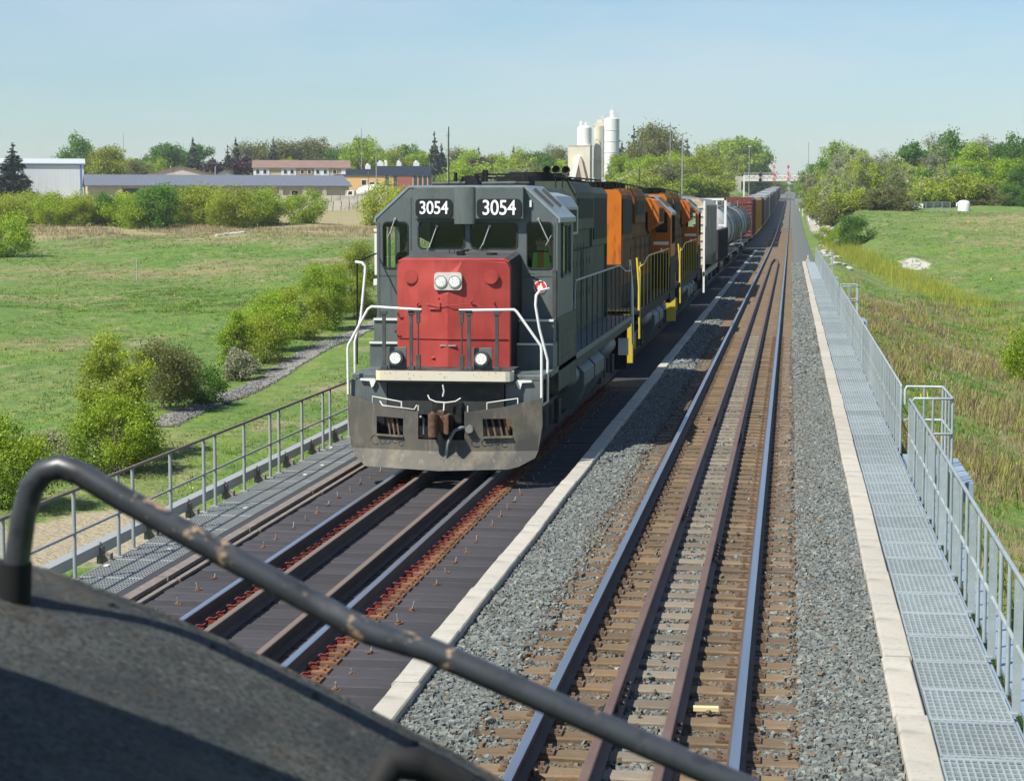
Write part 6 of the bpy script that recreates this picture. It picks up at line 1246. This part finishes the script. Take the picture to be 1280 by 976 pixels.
pole('pale pole seen through the trees left of the cream tower', px(693, 480), 480, 12, .12)
m = MB(); t = thing('relay_cabinet', 'grey relay cabinet beside the far track below the road bridge', 'cabinet', (px(998, 600), 600, tz(px(998, 600), 600))); m.box(-.9, .9, 0, 1.6, 0, 2.4); part('case', m, m_galv, t, .03); m = MB(); m.box(-1, 1, -.1, 1.7, 2.4, 2.5); part('lid', m, m_galvl, t)
for i, (p, y) in enumerate(((1003, 430), (1010, 380), (999, 500), (1022, 330))):
    tag(link('white_post', (lambda b: (b.box(-.09, .09, -.09, .09, -.3, 2.6 - i * .2), b.box(-.14, .14, -.14, .14, 2.6 - i * .2, 2.7 - i * .2), b)[2])(MB()).mesh('white_post', m_white), None, (px(p, y), y, tz(px(p, y), y))), f'white marker post beside the gravel road right of the tracks, {["second nearest", "third nearest", "farthest", "nearest"][i] if i != 0 else "third nearest"}' if False else ['white marker post halfway along the far gravel road', 'white marker post where the gravel road bends by the trees', 'farthest white marker post near the grey relay cabinet', 'nearest white marker post before the bare trees'][i], 'marker post')
# white tank, fence with signs, rocks
x, y = 25.4, 300; t = thing('water_tank', 'white rounded tank standing in the grass below the right hand wood', 'tank', (x, y, tz(x, y) - .2)); m = MB(); m.tube([(0, 0, 0), (0, 0, 1.3), (0, 0, 1.65), (0, 0, 1.8)], [.92, .92, .75, .3], 24); part('shell', m, m_white, t); m = MB(); m.tube([(-.6, -.3, 1.45), (-1.05, -.3, 1.3), (-1.05, -.3, .9)], .12, 10); part('spout', m, m_white, t)
t = thing('chain_link_fence', 'chain-link fence with two white signs below the right hand wood', 'fence', (13.6, 292, 0)); mm = M('chain_link_mesh', (.16, .2, .2), .6, 0, alpha=.6)
for i in range(9): m = MB(); x = i * 1.15; z0 = tz(13.6 + x, 292); m.tube([(x, 0, z0 - .2), (x, 0, z0 + 1.35)], .05, 6); part('post', m, m_galv, t)
m = MB(); m.tube([(i * 1.15, 0, tz(13.6 + i * 1.15, 292) + 1.3) for i in range(9)], .03, 5); part('top_rail', m, m_galv, t)
m = MB()
for i in range(8):
    a, c_ = tz(13.6 + i * 1.15, 292), tz(13.6 + i * 1.15 + 1.15, 292)
    for k in range(9): x = i * 1.15 + k * .128; m.bar((x, 0, a), (x + .12, 0, a + 1.28), .012, .012); m.bar((x + .12, .01, a), (x, .01, a + 1.28), .012, .012)
part('wire_mesh', m, m_galv, t)
for x in (3.9, 5.0): m = MB(); z0 = tz(13.6 + x, 292); m.box(x - .35, x + .35, -.08, -.05, z0 + .5, z0 + 1.1); part('sign_panel', m, m_white, t)
r6 = random.Random(9)
def rocks(label, pts, s, mat, nm='rock', fl=.45):
    for i, (x, y) in enumerate(pts):
        m = MB(); bm = bmesh.new(); bmesh.ops.create_icosphere(bm, subdivisions=2, radius=1)
        m.add([tuple(v.co * (1 + r6.uniform(-.16, .16))) for v in bm.verts], [tuple(v.index for v in f.verts) for f in bm.faces]); bm.free()
        o = tag(link(nm, m.mesh(nm, mat), None, (x, y, tz(x, y) + .05 * s)), label, 'rock', 'pale rocks beside the far tracks'); o.scale = (s * r6.uniform(.7, 1.3), s * r6.uniform(.7, 1.5), s * fl)
rocks('pale limestone rock lying in the grass right of the far tracks', [(r6.uniform(3.2, 5.2), r6.uniform(165, 235)) for _ in range(26)], .34, m_gravel)
rocks('pale flat stone slab lying at the foot of the long hedge', [(px(268 + k * 7, 205), 205 + k) for k in range(4)], .6, m_gravel, 'stone_slab', .3)

# ------------------------------------------------------------------ our own locomotive: rounded nose top, bent handrail and cab front
on = thing('locomotive_nose', 'dark dusty rounded nose of the locomotive the picture is taken from, lower left corner', 'locomotive', (-1.09, 2.9, 0))
m_nose = M('dusty_black_nose_paint', (.036, .041, .040), .8, 0, [(4, (.062, .067, .061), .42, .62), (11, (.085, .07, .048), .54, .70, (1, 1, 1), .7), (110, (.012, .013, .013), .48, .58, None, .85), (60, (.11, .115, .105), .58, .68, None, .6), (22, (.024, .024, .021), .52, .66, None, .7), (2.5, (.08, .074, .056), .5, .68, (.5, 1, 1), .7)], (220, .5, .004), spec=.25)
m = MB(); cols = []
sil = [(-2.9, 3.1), (-2.4, 3.26), (-1.8, 3.325), (-1.4, 3.31), (-1.14, 3.262), (-.96, 3.20), (-.8, 3.135), (-.64, 3.062), (-.5, 2.995), (-.36, 2.92), (-.2, 2.80), (-.08, 2.62), (0, 2.3), (.04, 1.8)]
rowsn = [(1.0, .02), (1.6, .02), (2.2, .012), (2.6, .004), (2.87, 0), (2.905, -.004), (2.93, -.03), (2.945, -.10), (2.95, -.3), (2.95, -1.2)]
vs = [(x + 1.09, y - 2.9, z + dz) for y, dz in rowsn for x, z in sil]; k = len(sil)
m.add(vs, [(i * k + j, i * k + j + 1, (i + 1) * k + j + 1, (i + 1) * k + j) for i in range(len(rowsn) - 1) for j in range(k - 1)], 0, True)
part('nose_shell', m, m_nose, on)
m = MB(); m.tube([(x + 1.09, .006, z - .005) for x, z in sil[2:11]], .005, 6); part('edge_lip', m, m_nose, on)
m = MB()
for x, z in [(-1.02, 3.218), (-.86, 3.158), (-.70, 3.09), (-.55, 3.02)]: m.cyl((x + 1.09, -.06, z - .012), (x + 1.09 + .003, -.06, z + .008), .006, 6)
part('bolt_heads', m, m_nose, on, split='c')
m = MB(); m_pipe = M('worn_black_pipe_paint', (.035, .04, .045), .38, 0, [(9, (.10, .10, .10), .56, .68, None, .8), (16, (.30, .21, .13), .615, .65), (8, (.38, .33, .25), .64, .67), (34, (.33, .25, .17), .67, .70), (30, (.02, .022, .025), .5, .7)], (90, .1, .002))
ptsn = [(-1.118, 3.20), (-1.110, 3.30), (-1.098, 3.375), (-1.084, 3.420), (-1.064, 3.444), (-1.038, 3.451), (-1.01, 3.442), (-.95, 3.408), (-.62, 3.238), (-.585, 3.222), (-.50, 3.200), (.03, 2.985), (.30, 2.88)]
m.tube([(x + 1.09, 2.70 - 2.9, z) for x, z in ptsn], .0185, 16); part('handrail', m, m_pipe, on)
m = MB(); m.cyl((-.028, -.2, 3.20), (-.022, -.2, 3.31), .025, 12); part('handrail_socket', m, m_black, on)
m = MB(); m.tube([(-.56 + 1.09, 2.58 - 2.9, 3.02), (-.535 + 1.09, 2.60 - 2.9, 3.062), (-.50 + 1.09, 2.62 - 2.9, 3.058), (-.40 + 1.09, 2.66 - 2.9, 2.99)], [.02, .024, .024, .022], 12); part('lamp_bracket', m, m_black, on)
m = MB(); m.box(-1.6, -.03, -1.08, -1.02, 2.2, 4.12); m.box(-1.6, -.10, -2.4, -1.02, 4.12, 4.17); m.box(-1.6, -1.5, -2.4, -1.05, 2.2, 4.12); part('cab_front', m, m_nose, on)  # cab wall out of view, placed and sized to throw shadow on the nose

# ------------------------------------------------------------------ air
b = MB(); b.box(-1500, 1500, -1000, 3100, -8, 60); hz = b.mesh('haze', None) if False else None
me = bpy.data.meshes.new('haze'); me.from_pydata(b.v, [], b.f); mh = bpy.data.materials.new('haze'); mh.use_nodes = True; t_ = mh.node_tree; t_.nodes.remove(t_.nodes['Principled BSDF'])
pv = t_.nodes.new('ShaderNodeVolumePrincipled'); pv.inputs['Color'].default_value = (.88, .95, 1, 1); pv.inputs['Density'].default_value = .00016; pv.inputs['Anisotropy'].default_value = .2
t_.links.new(pv.outputs[0], t_.nodes['Material Output'].inputs['Volume']); me.materials.append(mh); struct('haze', me, 'stuff')
